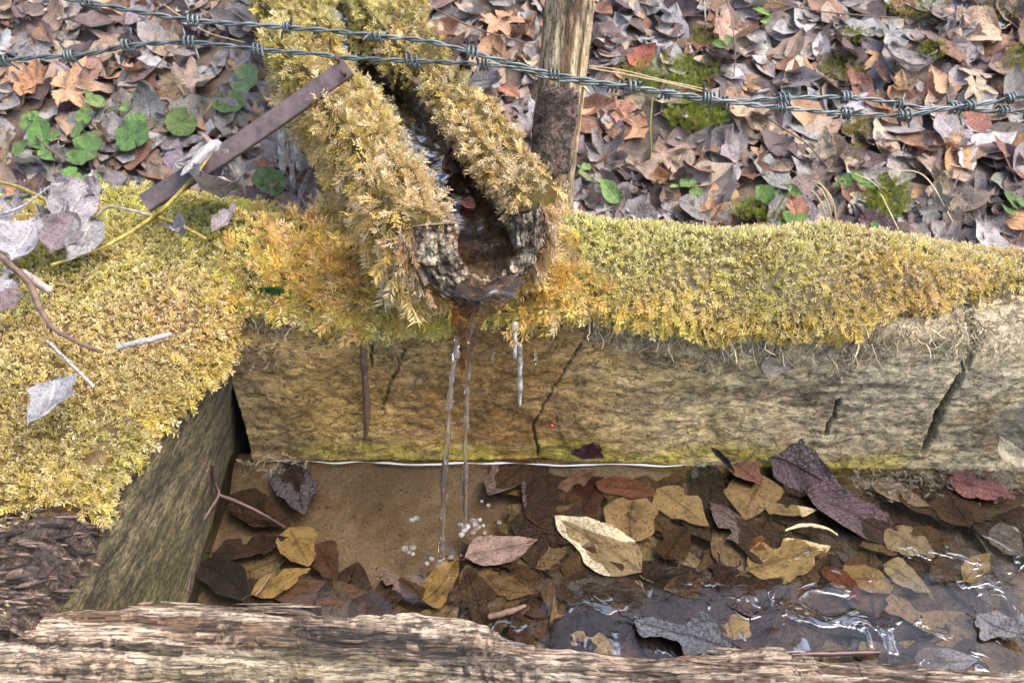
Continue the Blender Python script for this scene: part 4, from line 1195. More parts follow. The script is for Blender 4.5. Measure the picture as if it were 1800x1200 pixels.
def build_wet_leaves():
    for k, (b, t, w, h, c, lab) in enumerate(W):
        h = h if h > .0035 else h - .0045
        B, T = at_z(b[0], b[1], h), at_z(t[0], t[1], h + .001)
        L = np.linalg.norm(T - B)
        mid = (B + T) / 2; depth = mid[1] * CP + (CAM_H - mid[2]) * SP
        wm = w / FPX * depth * 1.16
        n = nrm(UPZ + rng.normal(0, .03, 3))
        if h > .003: n = nrm(UPZ + np.array([rng.normal(0, .12), -.25, 0]))
        if h > .008: n = nrm(np.array([.05, -.75, .7]))
        M = leaf_matrix(B, T, n, wm / L / .56, .45 if h < .003 else 1.4)
        put_leaf(WOV[k % 12], M, np.array(c) * (1.05 if h < 0 else .95), lab, 'wet leaf', None, 'wet_leaf')
    # deeper, darker layer: same look everywhere, nothing tells them apart
    pal = [(.06, .042, .03), (.085, .055, .036), (.045, .034, .03), (.115, .075, .045), (.18, .135, .08), (.055, .032, .028), (.26, .20, .12), (.12, .11, .105)]
    names = ['dark brown', 'mid brown', 'blackish', 'brown', 'tan-brown', 'maroon', 'light tan', 'grey']
    items = []
    n = 0
    tries = 0
    while n < 190 and tries < 2500:
        tries += 1
        px, py = rng.uniform(330, 1800), rng.uniform(815, 1195)
        sand = ((px - 690) / 215) ** 2 + ((py - 895) / 135) ** 2
        if sand < 1.05: continue
        if px < 560 and rng.random() < .72: continue
        if px < 900 and py < 870: continue
        dk = pal[rng.integers(0, len(pal))]
        h = -rng.uniform(.003, .020) if max(dk) < .1 else -rng.uniform(.008, .023)
        c = at_z(px, py, h)
        if c[1] > .70 - .035 * max(0, c[0]) or c[0] < -.31: continue
        a = rng.uniform(0, 2 * np.pi); L = rng.uniform(.055, .115)
        dv = np.array([math.cos(a), math.sin(a), rng.normal(0, .04)]) * L / 2
        o = put_leaf(WOV[rng.integers(0, 12)], leaf_matrix(c - dv, c + dv, nrm(UPZ + rng.normal(0, .07, 3)), rng.uniform(.8, 1.45), .5), dk,
                 'dark sodden leaf sunk among many others under the trough water', 'wet leaf', 'sunken brown leaves in the trough', 'wet_leaf')
        items.append((o, px, py, ('long ' if L > .09 else 'short ' if L < .07 else '') + names[pal.index(dk)] + ' sunken leaf'))
        n += 1
    name_by_landmark(items, [(1053, 960, 'the pale serrated leaf'), (1105, 908, 'the round torn leaf'), (1385, 990, 'the yellow-tan serrated leaf'), (1415, 830, 'the large shiny leaf'), (1505, 895, 'the long dark leaf'),
        (880, 960, 'the pinkish curled leaf'), (490, 865, 'the black-purple leaf'), (490, 1026, 'the golden leaf'), (780, 1025, 'the blotched leaf'), (1200, 1130, 'the blue-black folded leaf'), (1284, 1094, 'the round yellow leaf'),
        (1592, 1015, 'the stack of tan leaves'), (1040, 1150, 'the tan ragged leaf'), (1197, 892, 'the spotted tan leaf'), (1720, 860, 'the maroon leaf'), (1770, 945, 'the grey wet leaf'), (1760, 1108, 'the grey corner leaf'), (1660, 1165, 'the slate grey leaf')])
build_wet_leaves()

# leaves on the slope
PAL = {'grey lavender': (.25, .218, .208), 'silver grey': (.37, .345, .335), 'pale brown': (.29, .205, .15), 'tan orange': (.42, .24, .13), 'dark purple-brown': (.13, .088, .082),
       'rusty brown': (.23, .115, .07), 'buff': (.46, .36, .26)}
PK = list(PAL); PW = np.array([.26, .16, .22, .07, .16, .07, .06])
def channel_clear(x, y, pad=.03):
    t = np.clip((y - AX0[1]) / (AX1[1] - AX0[1]), 0, 1.2)
    cx = AX0[0] + (AX1[0] - AX0[0]) * t
    return np.abs(x - cx) > .085 + .03 * t + pad
NAMED = [
 ((165, 165), (75, 160), (225, 145), 'lobed', (.50, .30, .17), 'large orange-tan lobed leaf below the lower barbed wire by the strap'),
 ((45, 135), (85, 160), (20, 120), 'lobed', (.42, .22, .12), 'orange-brown curled leaf beside the large orange-tan lobed leaf'),
 ((1690, 55), (1760, 50), (1620, 70), 'oval', (.48, .34, .23), 'big tan veined oval leaf high on the slope'),
 ((1125, 105), (1105, 115), (1145, 92), 'oval', (.42, .14, .09), 'small brick-red leaf just beside the fence post'),
 ((1310, 205), (1310, 170), (1320, 245), 'lobed', (.47, .34, .22), 'wide tan fan-shaped leaf just below the crossing wires'),
 ((1285, 60), (1240, 70), (1330, 50), 'lobed', (.48, .30, .22), 'pink-tan lobed leaf high on the slope above the wires'),
 ((1250, 375), (1215, 390), (1290, 365), 'lobed', (.45, .26, .14), 'orange-brown crumpled leaf right behind the moss of the back timber'),
 ((1165, 315), (1140, 310), (1195, 325), 'oval', (.48, .26, .12), 'orange rolled leaf between the post and the green sprigs'),
 ((1540, 395), (1505, 385), (1585, 410), 'oval', (.13, .07, .08), 'dark purple leaf beside the straw tuft'),
 ((1780, 385), (1760, 375), (1830, 400), 'oval', (.50, .28, .14), 'bright orange leaf at the foot of the slope beyond the straw'),
 ((1400, 365), (1390, 335), (1408, 395), 'oval', (.42, .20, .12), 'reddish standing leaf beside the clump of oval green leaves'),
 ((805, 155), (790, 165), (850, 135), 'lobed', (.47, .28, .17), 'tan-orange leaf between the channel and the post under the wire'),
 ((895, 165), (880, 150), (910, 178), 'oval', (.40, .18, .12), 'reddish leaf close to the post under the wires'),
 ((835, 155), (800, 150), (895, 165), 'oval', (.20, .19, .21), 'dark slate leaf between the channel and the post'),
 ((1040, 360), (1020, 330), (1055, 390), 'oval', (.20, .10, .09), 'spotted maroon leaf at the foot of the fence post'),
 ((1095, 190), (1060, 195), (1130, 190), 'lobed', (.44, .22, .14), 'rust-orange leaf to the side of the post, below the wires'),
 ((1310, 15), (1280, 20), (1350, 10), 'lobed', (.34, .28, .27), 'grey lobed leaf at the top edge of the slope'),
 ((340, 145), (300, 160), (385, 130), 'lobed', (.40, .30, .25), 'broad pinkish-brown leaf between the two barbed wires and the strap'),
 ((270, 105), (245, 120), (300, 95), 'oval', (.44, .43, .43), 'pale grey oval leaf just under the lower barbed wire'),
 ((1530, 300), (1500, 290), (1570, 310), 'lobed', (.33, .29, .28), 'grey crumpled leaf above the straw tuft'),
 ((1650, 320), (1690, 335), (1610, 325), 'lobed', (.45, .37, .28), 'buff crinkled leaf near the foot of the slope'),
 ((1175, 370), (1150, 360), (1200, 385), 'lobed', (.40, .37, .38), 'silver leaf with raised edge just behind the moss blanket'),
]
def build_slope_leaves():
    cnt = 0
    for k, (c, b, t, kind, colr, lab) in enumerate(NAMED):
        B, T = at_ground(*b, .028), at_ground(*t, .028)
        n = ground_n(*((B + T) / 2)[:2]); n = nrm(n + np.array([0, -.15, 0]) + rng.normal(0, .08, 3))
        L = np.linalg.norm(T - B)
        if L > .11: T = B + (T - B) / L * .11; L = .11
        me = LB[k % 12] if kind == 'lobed' else OV[k % 16]
        put_leaf(me, leaf_matrix(B, T, n, 1.15, 1.0), colr, lab); cnt += 1
    items = []
    # the leaves one can pick out one by one on top of the litter
    placed = []
    tries = 0
    while cnt < 296 and tries < 6000:
        tries += 1
        px, py = rng.uniform(-20, 1820), rng.uniform(-25, 440)
        P = at_ground(px, py, rng.uniform(.008, .024))
        x, y = P[0], P[1]
        if y < .96 or y > 1.75 or not channel_clear(x, y, .0): continue
        if abs(x - .085) < .05 and y < 1.06: continue
        if any((px - q[0]) ** 2 + (py - q[1]) ** 2 < 26 ** 2 for q in placed): continue
        placed.append((px, py))
        kc = PK[rng.choice(len(PK), p=PW)]
        n = nrm(ground_n(x, y) + rng.normal(0, .17, 3) + np.array([0, .0, .04]))
        a = rng.normal(0, 1, 3); a = nrm(a - n * (a @ n))
        lobed = rng.random() < .42
        L = rng.uniform(.06, .112)
        me = LB[rng.integers(0, 12)] if lobed else OV[rng.integers(0, 16)]
        colr = np.array(PAL[kc]) * rng.uniform(.8, 1.2) * (1 + rng.normal(0, .05, 3))
        sh = 'lobed' if lobed else 'oval'
        o = put_leaf(me, leaf_matrix(P - a * L / 2, P + a * L / 2, n, rng.uniform(.8, 1.15), rng.uniform(.4, 1.05)), colr,
                 f'{kc} {sh} dead leaf lying in the litter on the slope', 'leaf', f'{kc} {sh} leaves on the slope')
        items.append((o, px, py, f'{kc} {sh} leaf'))
        cnt += 1
    name_by_landmark(items, [(155, 265, 'the scalloped plant'), (75, 240, 'the cut-leaved plant'), (318, 218, 'the middle green plant'), (436, 140, 'the pointed green leaf'), (150, 155, 'the orange-tan lobed leaf'), (340, 36, 'the wire barb by the channel'),
        (60, 30, 'the higher wire end'), (990, 60, 'the post top'), (1125, 105, 'the brick-red leaf'), (1180, 140, 'the upper herb patch'), (1225, 205, 'the lower herb patch'), (1310, 205, 'the fan-shaped leaf'), (1690, 55, 'the big veined leaf'),
        (1285, 60, 'the pink-tan leaf'), (1350, 345, 'the oval-leaved clump'), (1450, 360, 'the straw tuft'), (1555, 350, 'the long herb patch'), (1600, 203, 'the second wire crossing'), (1590, 400, 'the bent straw stem'), (1785, 365, 'the outer leaf cluster'),
        (1500, 62, 'the dull moss spot'), (1480, 120, 'the moss streak'), (1790, 105, 'the dark tussock'), (1780, 250, 'the wire end'), (1140, 240, 'the upright olive stem'), (1065, 340, 'the green leaf pair'), (1202, 330, 'the three small leaves'),
        (840, 150, 'the slate leaf'), (900, 50, 'the thin leaning stem'), (474, 320, 'the leaf below the icicles'), (1650, 320, 'the buff crinkled leaf'), (1400, 290, 'the lying brown twig')])
    # the rest of the litter, uncountable
    temps = []
    for s in range(8):
        V, F, uv = leaf_oval(s + 500, 8, 5, aspect=.58, curl=.4, bend=.3, wrinkle=.06, torn=.3 * (s % 2)); temps.append((V, F, uv))
    for s in range(6):
        V, F, uv = leaf_lobed(s + 600, 23, 3, curl=.6); temps.append((V, F, uv))
    Vs, Fs, Us, Cs, off = [], [], [], [], 0
    N_ = 2800
    xs = rng.uniform(-1.35, 1.35, N_); ys = rng.uniform(.93, 1.95, N_)
    lift = rng.uniform(-.004, .014, N_)
    nn = nrm(ground_n(xs, ys) + rng.normal(0, .20, (N_, 3)))
    for i in range(N_):
        if abs(xs[i] - .085) < .035 and ys[i] < 1.05: continue
        V, F, uv = temps[rng.integers(0, len(temps))]
        a = rng.normal(0, 1, 3); a = nrm(a - nn[i] * (a @ nn[i])); b = np.cross(nn[i], a)
        L = rng.uniform(.052, .10); w = rng.uniform(.8, 1.2)
        p = np.array([xs[i], ys[i], ground_z(xs[i], ys[i]) + lift[i]])
        Vs.append(p + L * ((V[:, :1] - .5) * a + w * V[:, 1:2] * b + V[:, 2:3] * nn[i]))
        Fs.append(F + off); Us.append(uv); off += len(V)
        c = np.array(PAL[PK[rng.choice(len(PK), p=PW)]]) * rng.uniform(.65, 1.05)
        Cs.append(np.tile(c, (len(V), 1)))
    me = make_mesh('leaf_litter', np.vstack(Vs), np.vstack(Fs), M_LITTER, np.vstack(Cs), np.vstack(Us))
    link('leaf_litter', me, None, 'grey and brown leaf litter covering the slope behind the trough', 'leaf litter', None, 'stuff')
build_slope_leaves()

# ------------------------------------------------------------------ fence post
def build_post():
    path = catmull([at_Y(1006, -330, 1.03), at_Y(1006, -60, 1.02), at_Y(1004, 0, 1.02), at_Y(987, 150, 1.01), at_Y(969, 300, 1.0), at_Y(975, 400, 1.0), [.07, 1.0, .0], [.07, 1.0, -.12]], 150)
    n, s = 150, 64
    u = np.linspace(0, 1, n)
    zz = path[:, 2]
    r = np.interp(zz, [-.1, .12, .19, .26, .37, .47, 1.0], [.024, .024, .025, .030, .0295, .029, .029])
    th = np.arange(s) / s * 2 * np.pi
    TH, ZZ = np.meshgrid(th, zz); 
    cx, sn = np.cos(TH), np.sin(TH)
    rr = r[:, None] * (1 + .16 * (fbm(cx * 2 + 4, sn * 2, ZZ * 4, 2, 801) - .5) + .20 * (fbm(cx * 7, sn * 7, ZZ * 7, 3, 802, .6) - .5) + .10 * (fbm(cx * 18, sn * 18, ZZ * 14, 2, 803) - .5))
    V = np.stack([path[:, :1] + rr * cx, path[:, 1:2] + rr * sn, ZZ], -1)
    k = sstep(.36, .62, fbm(cx * 6, sn * 6, ZZ * 12, 4, 804, .6))[..., None]
    c = np.array((.20, .125, .06)) * (1 - k) + np.array((.54, .42, .25)) * k
    dk = sstep(.55, .68, fbm(cx * 9, sn * 9, ZZ * 18, 4, 805, .6))[..., None] * .8
    c = c * (1 - dk) + np.array((.09, .055, .03)) * dk
    low = sstep(.22, .19, ZZ)[..., None] * .55
    c = c * (1 - low) + np.array((.14, .085, .045)) * low
    V = V.reshape(-1, 3)
    i, j = np.meshgrid(np.arange(n - 1), np.arange(s), indexing='ij')
    a, b = i * s + j, i * s + (j + 1) % s
    Q = np.stack([a, b, b + s, a + s], -1).reshape(-1, 4)
    root = empty('fence_post', (.07, 1.0, 0), 'peeled weathered wooden fence post rising behind the trough', 'fence post')
    me = make_mesh('post_shaft', V, Q, M_POST, c.reshape(-1, 3), extra={'wet': np.zeros(len(V))})
    child('post_shaft', me, root)
    # patch of bark left on the side facing the trough
    tt = np.linspace(math.radians(195), math.radians(318), 34); zb = np.linspace(.262, .375, 44)
    T2, Z2 = np.meshgrid(tt, zb, indexing='ij')
    cxp, cyp = np.interp(Z2, zz[::-1], path[::-1, 0]), np.interp(Z2, zz[::-1], path[::-1, 1])
    r2 = np.interp(Z2, [.12, .26, .37, .47], [.0255, .0305, .030, .0295])
    e = np.minimum(np.minimum(T2 - tt[0], tt[-1] - T2) / .35, np.minimum(Z2 - zb[0], zb[-1] - Z2) / .012)
    rag = sstep(.0, .35, e + 1.1 * (fbm(T2 * 4, Z2 * 60, 0, 3, 811) - .5))
    r2 = r2 * (.97 + .13 * rag) + .004 * (fbm(T2 * 9, Z2 * 130, 0, 3, 812) - .5)
    Vb = np.stack([cxp + r2 * np.cos(T2), cyp + r2 * np.sin(T2), Z2], -1)
    k = fbm(T2 * 7, Z2 * 100, 0, 4, 813, .6)[..., None]
    cb = np.array((.085, .055, .045)) * (1 - k) + np.array((.26, .19, .15)) * k
    me = make_mesh('bark', Vb.reshape(-1, 3), grid_quads(34, 44, rag > .05), M_BARK, cb.reshape(-1, 3), extra={'wet': np.zeros(Vb[..., 0].size)})
    child('bark', me, root, 'patch of grey-brown bark still on the post')
    # splintered chip standing off
    V, F = tube([at_Y(1026, 152, .995), at_Y(1033, 160, .99), at_Y(1037, 168, .99)], [.002, .0016, .0006], 5)
    me = make_mesh('wood_chip', V, F, M_STRAW); child('wood_chip', me, root)
build_post()

# ------------------------------------------------------------------ barbed wire
def barb_mesh(seed):
    r = random.Random(seed)
    th = np.linspace(0, 2 * np.pi * 2.6, 36); ph0 = r.uniform(0, 6.28)
    R = .0060
    x = np.linspace(-.0062, .0062, 36) * r.uniform(.8, 1.15)
    coil = np.stack([x, R * np.cos(th + ph0), R * np.sin(th + ph0)], 1)
    d0 = nrm(np.array([-.3, coil[0, 1] / R - .9 * -np.sin(ph0) * -1, coil[0, 2] / R])); d1 = nrm(np.array([.35, coil[-1, 1] / R, coil[-1, 2] / R]))
    L0, L1 = r.uniform(.011, .016), r.uniform(.011, .016)
    p0 = coil[0] + d0 * np.linspace(L0, .002, 5)[:, None]; p1 = coil[-1] + d1 * np.linspace(.002, L1, 5)[:, None]
    P = np.vstack([p0, coil, p1])
    rad = np.full(len(P), .00145); rad[0] = .0003; rad[1] = .0012; rad[-1] = .0003; rad[-2] = .0012
    V, F = tube(P, rad, 6)
    return make_mesh('barb', V, F, M_WIRE)
BARBS = [barb_mesh(s) for s in range(5)]
def barbed_wire(pts, barbs, Yw, label, pitch=.052, r=.0016, phase=0.):
    pr = [at_Y(px, py, Yw if np.isscalar(Yw) else np.interp(px, *Yw)) for px, py in pts]
    path = catmull(pr, 420)
    path[:, 2] += .0012 * (vnoise(np.arange(420) * .09, 0 * np.arange(420.), 0, 5) - .5)
    T = nrm(np.gradient(path, axis=0)); A = nrm(np.cross(T, UPZ)); B = np.cross(A, T)
    L = np.concatenate([[0], np.cumsum(np.linalg.norm(np.diff(path, axis=0), axis=1))])
    root = empty('barbed_wire', path[210], label, 'barbed wire')
    for k in (0, 1):
        a = L / pitch * 2 * np.pi + k * np.pi + phase + 1.2 * vnoise(L * 9, 0 * L, 0, 8)
        p = path + r * 1.05 * (np.cos(a)[:, None] * A + np.sin(a)[:, None] * B)
        V, F = tube(p, r, 6)
        child('strand', make_mesh('strand', V, F, M_WIRE), root)
    for k, (px, py) in enumerate(barbs):
        Y = Yw if np.isscalar(Yw) else np.interp(px, *Yw)
        q = at_Y(px, py, Y); i = int(np.argmin(np.linalg.norm(path - q, axis=1)))
        o = link('barb', BARBS[(k * 2 + len(pts)) % 5], root)
        ang = rng.uniform(0, 6.28)
        y = A[i] * math.cos(ang) + B[i] * math.sin(ang); z = np.cross(T[i], y)
        M = Matrix.Identity(4); s = rng.uniform(.9, 1.12)
        for d in range(3):
            M[d][0] = T[i][d] * s; M[d][1] = y[d] * s; M[d][2] = z[d] * s; M[d][3] = path[i][d] - root.location[d]
        o.matrix_local = M
    return path, root
barbed_wire([(-160, -62), (-60, -36), (60, -12), (155, 4), (250, 22), (340, 36), (503, 48), (663, 63), (750, 72), (833, 93), (900, 112), (975, 132), (1112, 153), (1244, 173), (1311, 184), (1373, 190), (1490, 200), (1591, 202), (1644, 194), (1702, 186), (1778, 173), (1860, 166), (2000, 160)],
            [(30, -18), (155, 4), (340, 36), (503, 48), (663, 63), (833, 93), (975, 132), (1112, 153), (1244, 173), (1373, 190), (1490, 200), (1591, 202), (1702, 186), (1778, 173)], .955,
            'barbed wire that starts higher beside the channel and passes in front of the post')
barbed_wire([(-160, 116), (0, 106), (60, 101), (123, 98), (180, 90), (223, 81), (333, 74), (452, 87), (560, 96), (600, 101), (663, 104), (727, 107), (847, 113), (917, 124), (968, 139), (1075, 152), (1175, 166), (1244, 178), (1300, 178), (1378, 173), (1484, 171), (1582, 181), (1622, 190), (1677, 191), (1764, 195), (1860, 193), (2000, 188)],
            [(5, 106), (123, 98), (223, 81), (333, 74), (452, 87), (727, 107), (850, 113), (1075, 152), (1175, 166), (1275, 178), (1378, 173), (1484, 171), (1582, 181), (1677, 191), (1764, 195)], .967,
            'barbed wire that dips lower over the channel and meets the strap end', .056, .0015, 1.3)
barbed_wire([(-160, 362), (-40, 352), (40, 346), (85, 339), (120, 336), (170, 333), (215, 336)], [(82, 340), (-60, 354)], .90, 'short length of barbed wire half buried under grey leaves by the moss', .05, .0018, .4)

# ------------------------------------------------------------------ flat iron strap with its nail
def build_strap():
    A, B = at_Y(612, 118, .895), at_z(254, 358, .305)
    d = nrm(B - A); L = np.linalg.norm(B - A)
    n = nrm(np.array([.12, -.62, .78])); n = nrm(n - d * (n @ d)); w = np.cross(d, n)
    W2, H2, bv = .0115, .0028, .0010
    sec = [(-W2 + bv, H2), (W2 - bv, H2), (W2, H2 - bv), (W2, -H2 + bv), (W2 - bv, -H2), (-W2 + bv, -H2), (-W2, -H2 + bv), (-W2, H2 - bv)]
    ns = 40; s = np.linspace(0, 1, ns)
    bow = -.006 * np.sin(s * np.pi)
    V = np.array([[A + d * L * t + n * (b + q[1]) + w * q[0] for q in sec] for t, b in zip(s, bow)])
    V += .0006 * (fbm(V[..., 0] * 40, V[..., 1] * 40, V[..., 2] * 40, 2, 851) - .5)[..., None]
    V = V.reshape(-1, 3); m = 8
    i, j = np.meshgrid(np.arange(ns - 1), np.arange(m), indexing='ij')
    a, b = i * m + j, i * m + (j + 1) % m
    Q = np.stack([a, b, b + m, a + m], -1).reshape(-1, 4)
    c0, c1 = len(V), len(V) + 1
    V = np.vstack([V, V[:m].mean(0), V[-m:].mean(0)]); k = np.arange(m)
    F = [Q, np.stack([np.full(m, c0), (k + 1) % m, k], 1), np.stack([np.full(m, c1), (ns - 1) * m + k, (ns - 1) * m + (k + 1) % m], 1)]
    root = empty('metal_strap', B, 'flat rusty iron strap from the log channel down to the mossy corner', 'metal strap')
    child('strap_bar', make_mesh('strap_bar', V, F, M_RUST, smooth=False), root)
    for (t, off) in ((.02, .010), (.03, -.008)):
        p = A + d * L * t + w * off
        Vn, Fn = tube([p - n * .01, p + n * .010, p + n * .0102, p + n * .0125], [.0016, .0016, .0036, .003], 10)
        child('nail', make_mesh('nail', Vn, Fn, M_NAIL), root)
build_strap()

# ------------------------------------------------------------------ falling water, bubbles, icicles
def arc_fall(p0, p1, n=40):
    t = np.linspace(0, 1, n)[:, None]
    P = p0 + (p1 - p0) * t
    P[:, 2] = p0[2] + (p1[2] - p0[2]) * (t[:, 0] * .35 + .65 * t[:, 0] ** 2)
    return P
def build_jets():
    for k, (a, Ya, b, r0, lab) in enumerate((((806, 590), .650, (776, 988), .0027, 'thin clear water jet falling farther out, nearer the side timber'),
                                             ((827, 596), .655, (817, 936), .0029, 'thicker clear water jet falling closer to the back timber'))):
        p0, p1 = at_Y(*a, Ya), at_z(*b, -.004)
        P = arc_fall(p0, p1, 60)
        P[:, 0] += .0016 * (vnoise(np.arange(60) * .25, 0 * np.arange(60.), 0, 90 + k) - .5)
        r = r0 * (.55 + 1.0 * vnoise(np.arange(60) * .38, 0 * np.arange(60.), 0, 95 + k)) * np.linspace(1.2, .85, 60)
        V, F = tube(P, r, 10, twist_noise=.35, seed=k)
        o = link('water_jet', make_mesh('water_jet', V, F, M_JET), None, lab, 'water jet')
    # brown sheet clinging to the lip
    rows = []
    for (py, x0, x1, Y) in ((488, 812, 925, .672), (502, 802, 915, .655), (520, 798, 900, .640), (540, 796, 880, .642), (560, 792, 858, .648), (580, 794, 846, .650), (600, 798, 838, .651), (625, 803, 830, .650), (655, 812, 826, .648)):
        v = np.linspace(0, 1, 14)
        rows.append([at_Y(x0 + (x1 - x0) * q, py + 5 * math.sin(q * 9 + py), Y - .012 * math.sin(q * np.pi)) for q in v])
    G = np.array(rows)
    Gs = np.stack([catmull(G[:, j], 30) for j in range(14)], 1)
    Gs[..., 1] += .010 * (fbm(Gs[..., 0] * 130, Gs[..., 2] * 40, 0, 3, 901) - .5)
    m = mat_ice('brown_water_sheet', (.55, .36, .19), .02)
    link('water_sheet', make_mesh('water_sheet', Gs.reshape(-1, 3), grid_quads(30, 14), m), None, 'brown film of water pouring over the lip of the log channel', 'water sheet')
    px_ = np.linspace(455, 1240, 60)
    P = np.array([at_z(p, np.interp(p, [455, 640, 900, 1240], [806, 812, 813, 818]), .002) for p in px_])
    P[:, 1] = np.minimum(P[:, 1], face_y(P[:, 0]) - .003) - .002 + .005 * (vnoise(np.arange(60) * .3, np.zeros(60), 0, 66) - .5)
    V, F = tube(P, .0010 * np.clip(2.2 * vnoise(np.arange(60) * .35, np.zeros(60), 0, 67) - .25, .12, 1.5) * np.clip(np.minimum(np.arange(60), 59 - np.arange(60)) / 8, .15, 1), 6)
    link('ice_rim', make_mesh('ice_rim', V, F, mat_ice('rim_ice', (.95, .96, .97), .6)), None, 'thin white rim of ice along the foot of the back timber', 'ice')
    # frozen scum and dead threads in the corner, grit on the sand
    P = np.array([at_z(rng.normal(468, 34), rng.normal(806, 13), .002) for _ in range(150)])
    P = P[P[:, 1] < .712]
    s_ = stamp(FROND, P, rng.normal(0, 1, P.shape) * np.array([1, 1, .5]), nrm(UPZ + rng.normal(0, .5, P.shape)), rng.uniform(.006, .018, len(P)), np.tile((.42, .36, .26), (len(P), 1)) * rng.uniform(.5, 1.2, (len(P), 1)), np.tile(FROST, (len(P), 1)), rng.uniform(0, .8, len(P)), .5)
    link('debris', make_mesh('debris', s_[0], s_[1], M_MOSS, s_[2], smooth=False), None, 'pale dead threads frozen in the water at the inner corner', 'debris', None, 'stuff')
    parts, cols = [], []
    for _ in range(420):
        q = at_z(rng.uniform(420, 900), rng.uniform(830, 1020), 0); q[2] = float(bed_z(q[0], q[1])) + .0004
        r_ = rng.uniform(.0005, .0016)
        V = q + r_ * np.array([[1, 0, 0], [0, 1, 0], [-1, .2, 0], [.1, -1, 0], [0, 0, .9], [0, 0, -.9]]) * rng.uniform(.6, 1.3, (6, 1))
        F = np.array([[0, 1, 4], [1, 2, 4], [2, 3, 4], [3, 0, 4], [1, 0, 5], [2, 1, 5], [3, 2, 5], [0, 3, 5]])
        parts.append((V, F)); a = rng.random(); cols.append(np.tile(np.array((.10, .07, .045)) * (1 - a) + np.array((.48, .40, .28)) * a, (6, 1)))
    V, F = merge(parts)
    link('grit', make_mesh('grit', V, F, M_ROT, np.vstack(cols), smooth=False, extra={'wet': np.ones(len(V))}), None, 'coarse grit grains scattered over the clear sand', 'grit', None, 'stuff')
    # splash bubbles
    def bub(px, py, r, k):
        c = at_z(px, py, .0)
        th, ph = np.meshgrid(np.linspace(0, 2 * np.pi, 15), np.linspace(0, np.pi / 2, 6), indexing='ij')
        V = np.stack([c[0] + r * np.cos(th) * np.cos(ph), c[1] + r * np.sin(th) * np.cos(ph), c[2] + .001 + .62 * r * np.sin(ph)], -1)
        return link('bubble', make_mesh('bubble', V.reshape(-1, 3), grid_quads(15, 6), M_BUB), None, None, 'bubble', 'bubbles around the splash')
    k, bl = 0, []
    for (cx, cy, n, sx, sy, rm) in ((838, 925, 16, 30, 17, .0050), (720, 915, 3, 12, 5, .0045), (722, 968, 4, 12, 7, .0045), (780, 986, 8, 28, 10, .004), (850, 885, 2, 8, 6, .0035)):
        for _ in range(n):
            qx, qy, br = cx + rng.normal(0, sx * .6), cy + rng.normal(0, sy * .6), rm * rng.uniform(.35, 1.0)
            bl.append((bub(qx, qy, br, k), qx, qy, ('large' if br > .0038 else 'small' if br < .0022 else 'middling') + ' clear bubble'))
            k += 1
    name_by_landmark(bl, [(777, 985, 'the farther-out jet foot'), (817, 930, 'the thicker jet foot'), (860, 905, 'the far froth'), (720, 915, 'the upper sand bubbles'), (722, 968, 'the lower sand bubbles')])
def icicle(px, py0, py1, Y, w, label, dx=0, group=None):
    a, b = at_Y(px, py0, Y), at_Y(px + dx, py1, Y)
    b[0] = a[0] + (b[0] - a[0]) * .7
    n = 26; t = np.linspace(0, 1, n)
    P = a + (b - a) * t[:, None]
    depth = a[1] * CP + (CAM_H - a[2]) * SP
    R = w / FPX * depth / 2
    r = R * (1.0 - .45 * t + .30 * (vnoise(t * 7, 0 * t, 0, int(px)) - .5)); r[-3:] *= [.95, .8, .45]
    r[0] *= .5
    V, F = tube(P, r, 9, twist_noise=.2, seed=int(px))
    link('icicle', make_mesh('icicle', V, F, M_ICE), None, label, 'icicle', group)
build_jets()
icicle(905, 566, 632, .66, 11, 'short stubby icicle under the mouth, nearest the jets')
icicle(914, 606, 717, .668, 11, 'long knobbly icicle hanging beside the falling water')
icicle(493, 215, 305, 1.00, 17, 'thick icicle under the mossy channel, first beyond the strap')
icicle(508, 225, 330, 1.01, 14, 'longest icicle under the channel next to the strap', 3)
icicle(522, 240, 300, 1.00, 12, 'thin icicle under the shaggy moss of the channel')
icicle(582, 335, 395, .93, 14, 'icicle low under the hanging moss by the corner')
icicle(600, 345, 400, .92, 16, 'icicle nearest the mouth under the hanging moss')
icicle(616, 350, 398, .92, 11, 'thin icicle beside the lowest hanging moss')
icicle(462, 2, 78, 1.36, 16, 'frozen drip high up by the far end of the channel')
icicle(478, -5, 62, 1.37, 13, 'slim frozen drip high up touching the channel moss')

# ------------------------------------------------------------------ twigs, curled leaves and the corner clump
def twig(name, pts, r, mat, label, cat='twig', sides=7, n=40, group=None, knots=.25, parent=None):
    P = catmull([np.asarray(p, float) for p in pts], n)
    rr = np.interp(np.linspace(0, 1, n), np.linspace(0, 1, len(np.atleast_1d(r))), np.atleast_1d(r))
    V, F = tube(P, rr, sides, twist_noise=knots, seed=len(pts) + int(1e3 * abs(P[0, 0])))
    me = make_mesh(name, V, F, mat)
    if parent is not None: return child(name, me, parent, label)
    return link(name, me, None, label, cat, group)
def side_top(px, py, lift=.0):
    """point on the mossy top of the side timber / corner under a picture position"""
    z = .272
    for _ in range(3):
        q = at_z(px, py, z)
        z = float(np.interp(q[1], [.33, .38, .46, .55, .75, .9, .955], [.200, .21, .245, .268, .280, .276, .24]))
    q = at_z(px, py, z + lift)
    return q
stem = empty('leafy_twig', side_top(265, 385, .01), 'yellow-green twig with curled silver leaves lying over the strap', 'twig')
twig('stem', [at_z(376, 262, .350), at_z(345, 306, .335), at_z(290, 365, .312), side_top(262, 386, .016), side_top(190, 430, .012), side_top(90, 466, .014)], [.0016, .0021, .0024, .0020, .0017], M_YSTEM, None, parent=stem)
